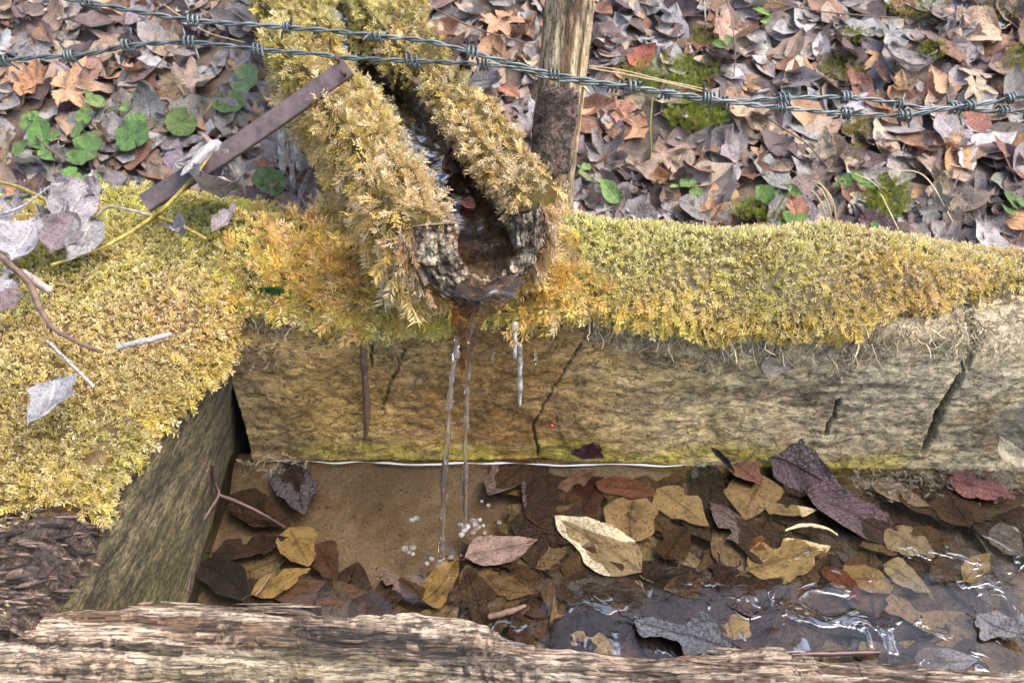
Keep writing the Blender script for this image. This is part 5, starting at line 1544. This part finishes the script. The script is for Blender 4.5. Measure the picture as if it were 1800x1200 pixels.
twig('side_shoot', [side_top(268, 380, .018), side_top(236, 371, .028), side_top(190, 364, .028), side_top(166, 384, .018)], [.0022, .0015, .0012], M_GTWIG, None, parent=stem)
twig('side_shoot', [side_top(268, 380, .018), side_top(310, 392, .016), side_top(340, 408, .012), side_top(362, 420, .008)], [.0024, .002, .0018], M_YSTEM, None, parent=stem)
def curled_leaf(base, tip, n, colour, label, w=1.0, curl=1.6, bend=.3, seed=0, parent=None, name='dead_leaf', cat='leaf', aspect=.6):
    V, F, uv = leaf_oval(seed + 900, 24, 13, aspect=aspect, curl=curl, bend=bend, wrinkle=.09, serr=.03, torn=.25)
    me = make_mesh('curled_leaf', V, F, M_LEAF, uv=uv)
    o = bpy.data.objects.new(name, me); COL.objects.link(o)
    M = leaf_matrix(base, tip, np.asarray(n, float), w, 1.0)
    if parent is not None:
        o.parent = parent; M = Matrix.Translation(-parent.location) @ M
        o.matrix_local = M
    else:
        o.matrix_world = M; o['category'] = cat
    o['label'] = label; o.color = (*colour, 1)
    return o
SIL = (.3, .28, .28) #(.50, .47, .47)
def rolled_leaf(base, tip, rad, colour, label, seed, parent, sweep=4.6):
    r_ = np.random.default_rng(seed); base, tip = np.asarray(base, float), np.asarray(tip, float)
    L = np.linalg.norm(tip - base); x = (tip - base) / L
    y = nrm(np.cross([r_.normal(0, .3), -1, .6], x)); z = np.cross(x, y)
    nu, nv = 26, 18; u = np.linspace(0, 1, nu)[:, None]; v = np.linspace(-1, 1, nv)[None]
    R_ = rad * np.sin(np.pi * np.clip(.06 + .94 * u, 0, 1) ** .75) ** .7 * (1 - .25 * u) + rad * .07
    a = v * sweep / 2 * (.75 + .35 * np.sin(np.pi * u)) + r_.uniform(0, 6)
    rr = R_ * (1 - .22 * v) * (1 + .9 * (fbm(u * 7, v * 2.5 + 0 * u, 0, 4, seed, .6) - .5))
    sag = .12 * L * np.sin(np.pi * u) * r_.uniform(-1, 1) + .01 * L * (vnoise(u * 6, 0 * u, 0, seed + 5) - .5) * 3
    lx = u * L + .012 * L * (vnoise(v * 4 + 0 * u, u * 2, 0, seed + 2) - .5) * 6 * (u > .8)
    P = base + (lx + 0 * v)[..., None] * x + (rr * np.cos(a))[..., None] * y + (rr * np.sin(a) + sag)[..., None] * z - parent_loc(parent)
    uv = np.stack([u + 0 * v, .5 + .5 * v + 0 * u], -1).reshape(-1, 2)
    o = link('leaf', make_mesh('rolled_leaf', P.reshape(-1, 3), grid_quads(nu, nv), M_LEAF, uv=uv), parent, label)
    o.color = (*colour, 1)
    return o
def parent_loc(p): return np.array(p.location) if p is not None else np.zeros(3)
hub = at_z(380, 246, .362)
for (b, t, rad, c, lab, sd) in (
    (at_z(372, 246, .362), at_z(312, 285, .345), .0070, (.27, .25, .245), 'silver leaf rolled to show its brown inside', 1),
    (at_z(384, 250, .366), at_z(318, 310, .352), .0065, (.29, .275, .27), 'tightly rolled pale leaf pointing down the strap', 2),
    (at_z(392, 262, .352), at_z(432, 350, .288), .0065, (.27, .255, .25), 'long drooping rolled grey leaf', 3),
    (at_z(378, 262, .350), at_z(352, 232, .366), .005, (.22, .14, .11), 'short brown upturned leaf end', 4),
    (at_z(388, 290, .335), at_z(378, 335, .305), .006, (.24, .225, .225), 'grey leaf hanging under the twig', 5)):
    rolled_leaf(b, t, rad, c, lab, sd, stem, 3.6 if sd != 4 else 2.4)
curled_leaf(side_top(388, 330, .03), side_top(345, 410, .02), (.3, -.6, .7), (.30, .285, .285), 'crumpled grey leaf standing on the moss below the strap', .9, 1.0, .5, 7)
curled_leaf(side_top(372, 405, .012), side_top(422, 378, .012), (0, -.4, .9), (.30, .25, .26), 'grey leaf with a dark upturned point on the bright green moss', .9, .9, .4, 8)
curled_leaf(side_top(298, 392, .014), side_top(352, 442, .01), (.2, -.5, .8), (.30, .28, .28), 'thin curled grey leaf at the end of the yellow shoot', .6, 1.4, .3, 9)
curled_leaf(side_top(166, 386, .022), side_top(122, 488, .008), (.5, -.5, .7), (.31, .295, .295), 'narrow folded silver leaf hanging from the side shoot', .7, 1.2, .2, 10)
curled_leaf(side_top(96, 664, .008), side_top(82, 768, .008), (.3, -.3, .9), (.33, .32, .33), 'single frosted white leaf lying on the side timber moss', .95, .5, .35, 11)
# pile of big grey leaves in the corner
for k, (b, t, n, c, kind, lab, w) in enumerate((
    ((150, 372), (20, 420), (.2, -.45, .85), (.27, .25, .25), 'lobed', 'largest lavender-grey leaf on top of the corner leaf pile', 1.0),
    ((135, 350), (70, 372), (.3, -.7, .6), (.13, .085, .095), 'oval', 'dark purple leaf upright at the back of the corner leaf pile', 1.5),
    ((60, 395), (-20, 350), (0, -.4, .9), (.29, .26, .27), 'lobed', 'grey lobed leaf at the outer back of the corner leaf pile', 1.0),
    ((110, 400), (150, 345), (.3, -.8, .5), (.31, .28, .29), 'oval', 'grey leaf leaning against the dark purple leaf', 1.0),
    ((20, 455), (90, 400), (.1, -.4, .9), (.35, .33, .34), 'oval', 'pale grey leaf in the middle of the corner leaf pile', 1.3),
    ((95, 440), (125, 400), (.4, -.5, .7), (.20, .16, .17), 'oval', 'small dark grey leaf beside the narrow folded leaf', 1.2),
    ((40, 470), (-20, 500), (.2, -.4, .9), (.31, .30, .305), 'lobed', 'silver leaf under the brown twig in the corner pile', 1.1),
    ((45, 520), (-15, 545), (.1, -.3, .9), (.21, .155, .155), 'oval', 'mauve-brown leaf at the lower end of the corner pile', 1.3),
    ((25, 490), (5, 535), (.3, -.3, .9), (.35, .335, .36), 'oval', 'frosty grey leaf curled over the mauve-brown leaf', 1.2),
    ((165, 345), (120, 338), (0, -.6, .8), (.24, .19, .20), 'oval', 'brown-grey leaf tip behind the corner pile, over the buried wire', .7))):
    B, T = side_top(*b, .018 + .002 * k), side_top(*t, .022)
    if kind == 'lobed':
        put_leaf(LB[(k * 5 + 2) % 12], leaf_matrix(B * .80 + T * .20, B * .28 + T * .72, nrm(np.array(n)), w * .95, 1.3), c, lab)
    else:
        curled_leaf(B, T, n, c, lab, w, .55 if k % 2 else .8, .3, 20 + k)
twig('twig', [side_top(-20, 435, .03), side_top(15, 462, .03), side_top(52, 500, .022), side_top(72, 545, .014), side_top(98, 580, .008), side_top(150, 607, .008), side_top(180, 618, .008)], [.0032, .0028, .0032, .0022, .0018], M_TWIG, 'brown curved twig running from the corner leaf pile over the moss')
twig('twig', [side_top(40, 478, .02), side_top(60, 492, .02), side_top(88, 512, .012)], [.0036, .004, .0046], M_GTWIG, 'thick broken twig stub among the corner leaves')
twig('stick', [side_top(206, 611, .006), side_top(250, 600, .008), side_top(301, 588, .008)], [.0026, .0028, .0024], M_FROST, 'frost-white straight stick lying on the side timber moss', 'stick')
twig('twig', [side_top(82, 598, .006), side_top(110, 625, .006), side_top(135, 650, .006), side_top(165, 680, .004)], [.0012, .0015, .0017], M_FROST, 'thin frosted twig slanting over the moss below the brown twig')
twig('twig', [side_top(-10, 380, .03), side_top(40, 362, .035), side_top(96, 321, .04)], [.0014, .0012, .001], M_FROST, 'pale thin twig poking out behind the corner leaf pile')
twig('twig', [side_top(-10, 318, .03), side_top(35, 330, .03), side_top(88, 355, .03)], [.0022, .0024, .002], M_YSTEM, 'yellow-brown twig across the buried wire')
# twigs in the pool
rt = empty('forked_twig', at_z(383, 870, .02), 'thin red-brown forked twig leaning from the pool on the side timber', 'twig')
twig('branch', [at_z(374, 815, .075), at_z(376, 845, .050), at_z(384, 868, .035), at_z(366, 900, .030), at_z(349, 930, .022), at_z(338, 985, .018), at_z(330, 1040, .012)], [.0014, .0018, .0026, .0024, .0022, .0018, .0014], M_RTWIG, None, parent=rt)
twig('branch', [at_z(384, 869, .035), at_z(425, 885, .018), at_z(465, 905, .006), at_z(500, 926, .0)], [.0026, .0024, .0022, .0018], M_RTWIG, None, parent=rt)
twig('branch', [at_z(366, 900, .030), at_z(356, 906, .03), at_z(345, 907, .032)], [.0016, .0014, .0008], M_RTWIG, None, parent=rt)
twig('root', [at_Y(636, 592, .700), at_Y(640, 640, .700), at_Y(643, 690, .702), at_Y(645, 735, .704), at_Y(642, 772, .706)], [.0032, .0038, .0040, .0042, .002], M_TWIG, 'dark brown root hanging straight down the face of the back timber', 'root')
twig('stick', [at_z(1338, 1153, .006), at_z(1380, 1150, .008), at_z(1548, 1146, .004)][:3], [.0028, .003, .0026], M_RTWIG, 'wet dark stick floating beside the front timber', 'stick')
twig('stick', [at_z(858, 1084, .001), at_z(890, 1076, .002), at_z(924, 1064, .002)], [.003, .0034, .002], M_TWIG, 'short dark stick by the broken edge of the front timber', 'stick')
twig('twig', [at_z(448, 1046, .003), at_z(462, 1030, .004), at_z(476, 1008, .005)], [.0013, .0014, .001], M_TWIG, 'small dark twig standing between black and golden leaf')
twig('catkin', [at_z(1380, 932, .003), at_z(1415, 922, .004), at_z(1450, 928, .004), at_z(1472, 940, .003)], [.0012, .0024, .0022, .001], M_STRAW, 'pale beaded catkin floating near the dark leaf', 'catkin', knots=.6)

# bits on the face of the back timber
def face_at(px, py, off=.006):
    Y = .705
    for _ in range(3):
        q = at_Y(px, py, Y); Y = float(face_y(q[0])) - off
    return at_Y(px, py, Y)
V, F = tube([face_at(967, 746, .007), face_at(970, 748, .008), face_at(973, 749, .007)], [.0018, .0026, .0018], 10)
link('berry', make_mesh('berry', V, F, M_BERRY), None, 'tiny red berry stuck to the back timber', 'berry')
curled_leaf(face_at(1020, 806, .006), face_at(1028, 768, .010), (.1, -.9, .3), (.075, .02, .025), 'dark maroon leaf scrap stuck upright at the waterline', 1.6, .3, .2, 40)
curled_leaf(face_at(1336, 640, .012), face_at(1392, 648, .012), (.0, -.8, .6), (.30, .25, .20), 'brown-grey leaf caught in dry moss on the back timber', .9, .4, .2, 41)
curled_leaf(face_at(1252, 786, .010), face_at(1288, 822, .012), (.2, -.9, .3), (.045, .035, .03), 'blackened stem scrap at the waterline beside the russet leaf', .35, .6, .2, 42)
# peeling lichen-grey flake by the big crack
curled_leaf(face_at(1745, 765, .010), face_at(1830, 700, .016), (.1, -.9, .2), (.40, .34, .23), 'pale beige flake of bark peeling off beside the big crack', 1.6, .5, .2, 43, name='bark_flake', cat='bark flake')
curled_leaf(face_at(1750, 770, .014), face_at(1830, 800, .016), (.1, -.9, .2), (.42, .36, .25), 'lower ragged bark flake under the peeling pale flake', 1.2, .5, .2, 44, name='bark_flake', cat='bark flake')
# leaf bits washed into the channel
def chan(px, py, lift=0.):
    P = axis(np.linspace(0, 1, 300)) - udir * (.014 - lift)
    qx, qy = pxmask(P); i = int(np.argmin(abs(qy - py)))
    return at_Y(px, py, P[i, 1])
curled_leaf(chan(795, 262, .012), chan(780, 330, .006), (.6, -.6, .5), (.045, .022, .02), 'dark wet leaf stuck in the channel halfway to the mouth', .8, .8, .2, 50)
curled_leaf(chan(812, 350, .006), chan(838, 372, .006), (.2, -.4, .9), (.12, .04, .03), 'red-brown leaf scrap in the channel near the mouth', .9, .5, .2, 51)
curled_leaf(chan(680, 130, .01), chan(705, 165, .006), (.2, -.4, .9), (.05, .04, .045), 'dark leaf in the channel beneath the strap end', .9, .5, .2, 52)

# ------------------------------------------------------------------ green plants on the slope
def round_leaf(seed):
    r = np.random.default_rng(seed); na, nr = 34, 5
    th = np.linspace(-np.pi * .985, np.pi * .985, na); rad = (.5 + .05 * np.abs(np.sin(th * 6.5))) * (1 - .45 * (np.abs(th) / np.pi) ** 14)
    rr = np.linspace(.03, 1, nr); R = rad[:, None] * rr[None]
    X = R * np.cos(th)[:, None] + .45; Y = R * np.sin(th)[:, None]
    Z = .5 * (X - .45) ** 2 + .35 * Y ** 2 + .035 * np.cos(th * 7)[:, None] * rr[None] + .03 * (vnoise(X * 4, Y * 4, 0, seed) - .5)
    vv = np.abs(((th / (np.pi * 2 / 7)) % 1) - .5) * 2
    uv = np.stack([np.repeat(rr[None] * .5, na, 0), np.repeat((.5 + .5 * (1 - vv))[:, None], nr, 1)], -1).reshape(-1, 2)
    return make_mesh('round_leaf', np.stack([X, Y, Z], -1).reshape(-1, 3), grid_quads(na, nr), M_GREEN, uv=uv)
RL = [round_leaf(s) for s in range(4)]
OG = []
for s in range(4):
    V, F, uv = leaf_oval(s + 700, 12, 7, aspect=.55, curl=.25, bend=.3, wrinkle=.03, serr=.0)
    OG.append(make_mesh('small_green_leaf', V, F, M_GREEN, uv=uv))
def plant(label, foot, leaves, colour, kind='round', straw=False):
    f = at_ground(*foot, .01)
    root = empty('green_plant', f, label, 'plant')
    for k, (px, py, size) in enumerate(leaves):
        c = at_ground(px, py, .036)
        depth = c[1] * CP + (CAM_H - c[2]) * SP; L = size / FPX * depth * 1.1
        n = nrm(np.array([rng.normal(0, .25), -.55 + rng.normal(0, .2), .8]))
        a = rng.normal(0, 1, 3) + np.array([0, 0, -.6]); a = nrm(a - n * (a @ n))
        me = (RL if kind == 'round' else OG)[k % 4]
        o = link('leaf', me, root)
        M = leaf_matrix(c - a * L / 2, c + a * L / 2, n, 1.0 if kind == 'round' else rng.uniform(.9, 1.3), 1.0)
        o.matrix_local = Matrix.Translation(-root.location) @ M
        cc = np.array(colour) * rng.uniform(.75, 1.25) * (1 + rng.normal(0, .05, 3)); o.color = (*[float(v) for v in cc], 1)
        b = c - a * L / 2 * (.1 if kind == 'round' else 1)
        m = (b + f) / 2 + np.array([0, 0, .004])
        V, F = tube(catmull([f, m, b], 8), .0010, 5)
        child('stalk', make_mesh('stalk', V, F, M_STEM), root)
GC = (.135, .235, .065); GC2 = (.18, .28, .09)
plant('spreading green plant with cut leaves at the outer end of the left slope', (85, 270), [(52, 215, 42), (70, 240, 55), (95, 243, 40), (40, 262, 36), (82, 275, 34), (62, 205, 26)], GC, 'oval')
plant('round scalloped-leaf plant with one big leaf, lowest of the green plants by the strap', (190, 255), [(155, 265, 58), (140, 230, 32), (150, 205, 30)], GC)
plant('round scalloped-leaf plant in the middle of the green plants', (255, 215), [(235, 240, 54), (318, 218, 46), (240, 212, 30)], GC)
plant('small sprig of pale green leaves above the scalloped plants', (180, 200), [(170, 182, 34), (232, 178, 30), (222, 190, 24), (160, 170, 24)], GC2, 'oval')
plant('single pale green pointed leaf beside the strap high up', (440, 165), [(436, 140, 50)], (.20, .27, .12))
plant('single dark green round leaf just above the strap', (410, 160), [(402, 185, 46)], GC)
plant('single green round leaf below the icicles', (470, 345), [(474, 320, 48)], GC2)
plant('green round leaf half hidden behind the mossy corner', (165, 340), [(158, 325, 40), (125, 308, 26)], GC)
plant('tall green leaf pair at the foot of the post', (1075, 340), [(1072, 340, 52), (1028, 315, 30), (1026, 295, 26)], GC2, 'oval')
plant('clump of oval green leaves right behind the moss blanket', (1365, 375), [(1350, 345, 42), (1378, 340, 36), (1335, 340, 30), (1362, 360, 34), (1395, 335, 28), (1385, 385, 34), (1380, 400, 30), (1410, 385, 26)], GC, 'oval')
plant('three small green leaves between the post and the oval clump', (1210, 330), [(1192, 332, 32), (1212, 326, 30), (1225, 338, 26)], GC2, 'oval')
plant('light green sprig beside the straw at the slope foot', (1500, 320), [(1490, 318, 30), (1508, 312, 28), (1525, 325, 26), (1478, 325, 24)], GC, 'oval')
plant('green leaf cluster at the outer foot of the slope', (1785, 370), [(1775, 355, 36), (1798, 365, 34), (1770, 372, 28)], GC, 'oval')
plant('two pale green leaves high on the slope', (1345, 35), [(1337, 25, 32), (1350, 38, 26)], (.25, .36, .10), 'oval')
plant('green leaves on the slope below the straw', (1570, 410), [(1550, 410, 32), (1580, 420, 34), (1600, 425, 28), (1535, 398, 24), (1615, 415, 26)], GC, 'oval')
plant('small green leaves under the top edge beside the post', (1275, 85), [(1265, 80, 26), (1280, 72, 24)], GC, 'oval')
def green_patch(label, cx, cy, rx, ry, n, cat='moss', name='moss', blade=False):
    P = []; n = int(n * 1.7); rx, ry = rx * 1.15, ry * 1.15
    while len(P) < n:
        a, r = rng.uniform(0, 6.28), rng.random() ** .5
        P.append(at_ground(cx + rx * r * math.cos(a), cy + ry * r * math.sin(a), .022 + rng.uniform(-.006, .006)))
    P = np.array(P)
    d = np.array([0, -.35, .6]) + rng.normal(0, .5, P.shape)
    c = np.where(rng.random((n, 1)) < .5, GREEN, np.array((.16, .21, .05))) * rng.uniform(.7, 1.2, (n, 1))
    if not blade: c = np.where(rng.random((n, 1)) < .5, np.array((.24, .21, .035)), GREEN * .7) * rng.uniform(.7, 1.3, (n, 1))
    s = stamp(FROND if blade else TUFT, P, d, nrm(np.array([0, -.6, .7]) + rng.normal(0, .4, P.shape)), rng.uniform(.010, .022, n) if blade else rng.uniform(.006, .011, n), c, np.tile(LIME, (n, 1)), rng.uniform(0, .5, n), .8)
    link(name, make_mesh(name, s[0], s[1], M_MOSS, s[2], smooth=False), None, label, cat, None, 'stuff')
green_patch('patch of small green herbs above the wires beside the post', 1180, 135, 75, 28, 380, 'herbs', 'herb_patch', True)
green_patch('patch of green herbs just under the wires', 1225, 205, 48, 22, 260, 'herbs', 'herb_patch', True)
green_patch('long patch of green herbs beside the straw tuft', 1555, 350, 34, 32, 240, 'herbs', 'herb_patch', True)
green_patch('herbs beside the oval-leaved clump', 1335, 372, 40, 18, 150, 'herbs', 'herb_patch', True)
green_patch('dull moss spot high up the slope', 1500, 62, 28, 12, 160)
green_patch('moss spot by the big tan oval leaf', 1640, 88, 24, 14, 140)
green_patch('moss streak above the crossing wires', 1480, 120, 34, 22, 200)
green_patch('moss patch at the top edge of the slope', 1610, 12, 50, 16, 220)
green_patch('dark moss tussock at the outer top of the slope', 1790, 105, 22, 26, 180)
green_patch('moss spot beneath the crossing wires', 1505, 225, 22, 16, 130)
green_patch('small moss spot low on the slope', 1500, 268, 16, 12, 90)
green_patch('moss spot at the top edge near the post', 1240, 65, 22, 16, 120)
green_patch('olive moss at the top outer corner', 1750, 15, 40, 20, 160)
# one dark green tuft in the orange moss
P = np.array([side_top(490 + rng.normal(0, 10), 486 + rng.normal(0, 11), -.02) for _ in range(110)])
P[:, 1] = np.minimum(P[:, 1], .712)
s = stamp(TUFT, P + np.array([0, -.012, 0]), np.array([0, -.8, .4]) + rng.normal(0, .4, P.shape), nrm(np.array([0, -.5, .6]) + rng.normal(0, .4, P.shape)), rng.uniform(.006, .010, 110), np.tile((.03, .10, .03), (110, 1)) * rng.uniform(.6, 1.4, (110, 1)), np.tile((.08, .2, .06), (110, 1)), rng.uniform(0, .5, 110), 1.)
link('dark_moss', make_mesh('dark_moss', s[0], s[1], M_MOSS, s[2], smooth=False), None, 'one dark green moss tuft among the orange moss near the corner', 'moss', None, 'stuff')

# straw and thin stems
def blade(name, pts, lift, r, mat, parent):
    P = [at_ground(px, py, l) for (px, py), l in zip(pts, lift)]
    return twig(name, P, r, mat, None, parent=parent, sides=5, n=20, knots=.1)
st = empty('straw_tuft', at_ground(1470, 395, .0), 'tuft of dry straw blades bent over the slope foot', 'dry grass')
for pts in ([(1432, 322), (1450, 345), (1466, 400)], [(1420, 330), (1440, 350), (1456, 398)], [(1438, 318), (1462, 350), (1472, 402)], [(1425, 316), (1448, 330), (1470, 380)]):
    blade('straw_blade', pts, (.05, .06, .01), [.0008, .0014, .0016], M_STRAW, st)
st = empty('straw_tuft', at_ground(1590, 430, .0), 'single bent straw stem with a loose blade beyond the straw tuft', 'dry grass')
for pts in ([(1548, 340), (1570, 385), (1592, 432)], [(1500, 305), (1530, 318), (1560, 345)], [(1560, 300), (1625, 310), (1680, 400)]):
    blade('straw_blade', pts, (.05, .05, .02), [.0008, .0013, .0014], M_STRAW, st)
for (pts, lift, r, mat, lab) in (
    (([(1035, 120), (1120, 135), (1200, 152), (1250, 165)]), (.06, .06, .05, .03), [.0016, .0014, .001], M_STRAW, 'long straw stalk running from the post under the wires'),
    (([(1035, 117), (1090, 123), (1160, 140), (1245, 158)]), (.07, .07, .06, .05), [.0013, .0012, .0008], M_STRAW, 'thin straw stalk just above the long straw stalk'),
    (([(1147, 172), (1143, 220), (1144, 265), (1136, 305)]), (.10, .08, .05, .0), [.0012, .0018, .0022], M_STEM, 'upright olive stem standing between post and green sprigs'),
    (([(740, 2), (800, 35), (860, 58), (935, 78), (960, 85)]), (.06, .06, .06, .05, .04), [.0012, .0016, .0014, .001], M_TWIG, 'thin brown stem leaning from the channel towards the post'),
    (([(1280, 5), (1290, 60), (1292, 100), (1290, 135)]), (.06, .05, .03, .02), [.0011, .0013, .0011], M_TWIG, 'thin dark stem near the top edge beside the pink leaf'),
    (([(1238, 0), (1240, 35), (1240, 75)]), (.05, .05, .0), [.0012, .0016, .0018], M_GTWIG, 'pale dead stem standing at the top edge'),
    (([(1330, 195), (1375, 225), (1420, 255), (1455, 295)]), (.03, .04, .03, .02), [.0011, .0016, .0016], M_TWIG, 'brown twig lying beside the fan-shaped leaf'),
    (([(1360, 5), (1440, 20), (1520, 28), (1570, 32)]), (.04, .04, .04, .03), [.0014, .0016, .0012], M_TWIG, 'long dark twig lying at the top of the slope'),
    (([(250, 140), (280, 112), (300, 88)]), (.03, .05, .05), [.0012, .0016, .0012], M_TWIG, 'short dark twig below the lower wire'),
    (([(50, 225), (85, 260), (130, 290)]), (.04, .045, .03), [.0012, .0016, .0014], M_TWIG, 'brown twig across the cut-leaved plant'),
    (([(290, 10), (360, 55), (430, 75)]), (.03, .04, .05), [.001, .0012, .001], M_STRAW, 'pale stem between the two wires'),
    (([(1450, 418), (1400, 412), (1340, 413), (1280, 418)]), (.10, .115, .10, .09), [.0008, .001, .0008], M_STRAW, 'pale straw lying along the back edge of the moss blanket'),
    (([(1655, 370), (1668, 345), (1690, 300)]), (.01, .04, .05), [.001, .0013, .0009], M_TWIG, 'thin dark stem near the outer foot of the slope'),
    (([(520, 375), (530, 335), (545, 300)]), (.02, .05, .08), [.003, .0034, .003], M_GTWIG, 'lichen-grey stick propped under the channel')):
    P = [at_ground(px, py, l) for (px, py), l in zip(pts, lift)]
    twig('dry_stem', P, r, mat, lab, 'stem', 6, 30)
# grey debris raft at the back edge of the pool
P = []
for _ in range(520):
    px = rng.uniform(1500, 1800); py = 836 + rng.normal(0, 13) + (px - 1500) * .01
    q = at_z(px, py, .002)
    if q[1] < face_y(q[0]) - .002: P.append(q)
P = np.array(P); n_ = len(P)
s = stamp(FROND, P, rng.normal(0, 1, P.shape) * np.array([1, 1, .35]), nrm(UPZ + rng.normal(0, .5, P.shape)), rng.uniform(.006, .014, n_), np.array((.28, .24, .18)) * rng.uniform(.4, 1.2, (n_, 1)), np.tile((.5, .45, .36), (n_, 1)), rng.uniform(0, .6, n_), .7)
link('debris', make_mesh('debris', s[0], s[1], M_MOSS, s[2], smooth=False), None, 'grey-brown moss crumbs washed against the foot of the back timber', 'debris', None, 'stuff')
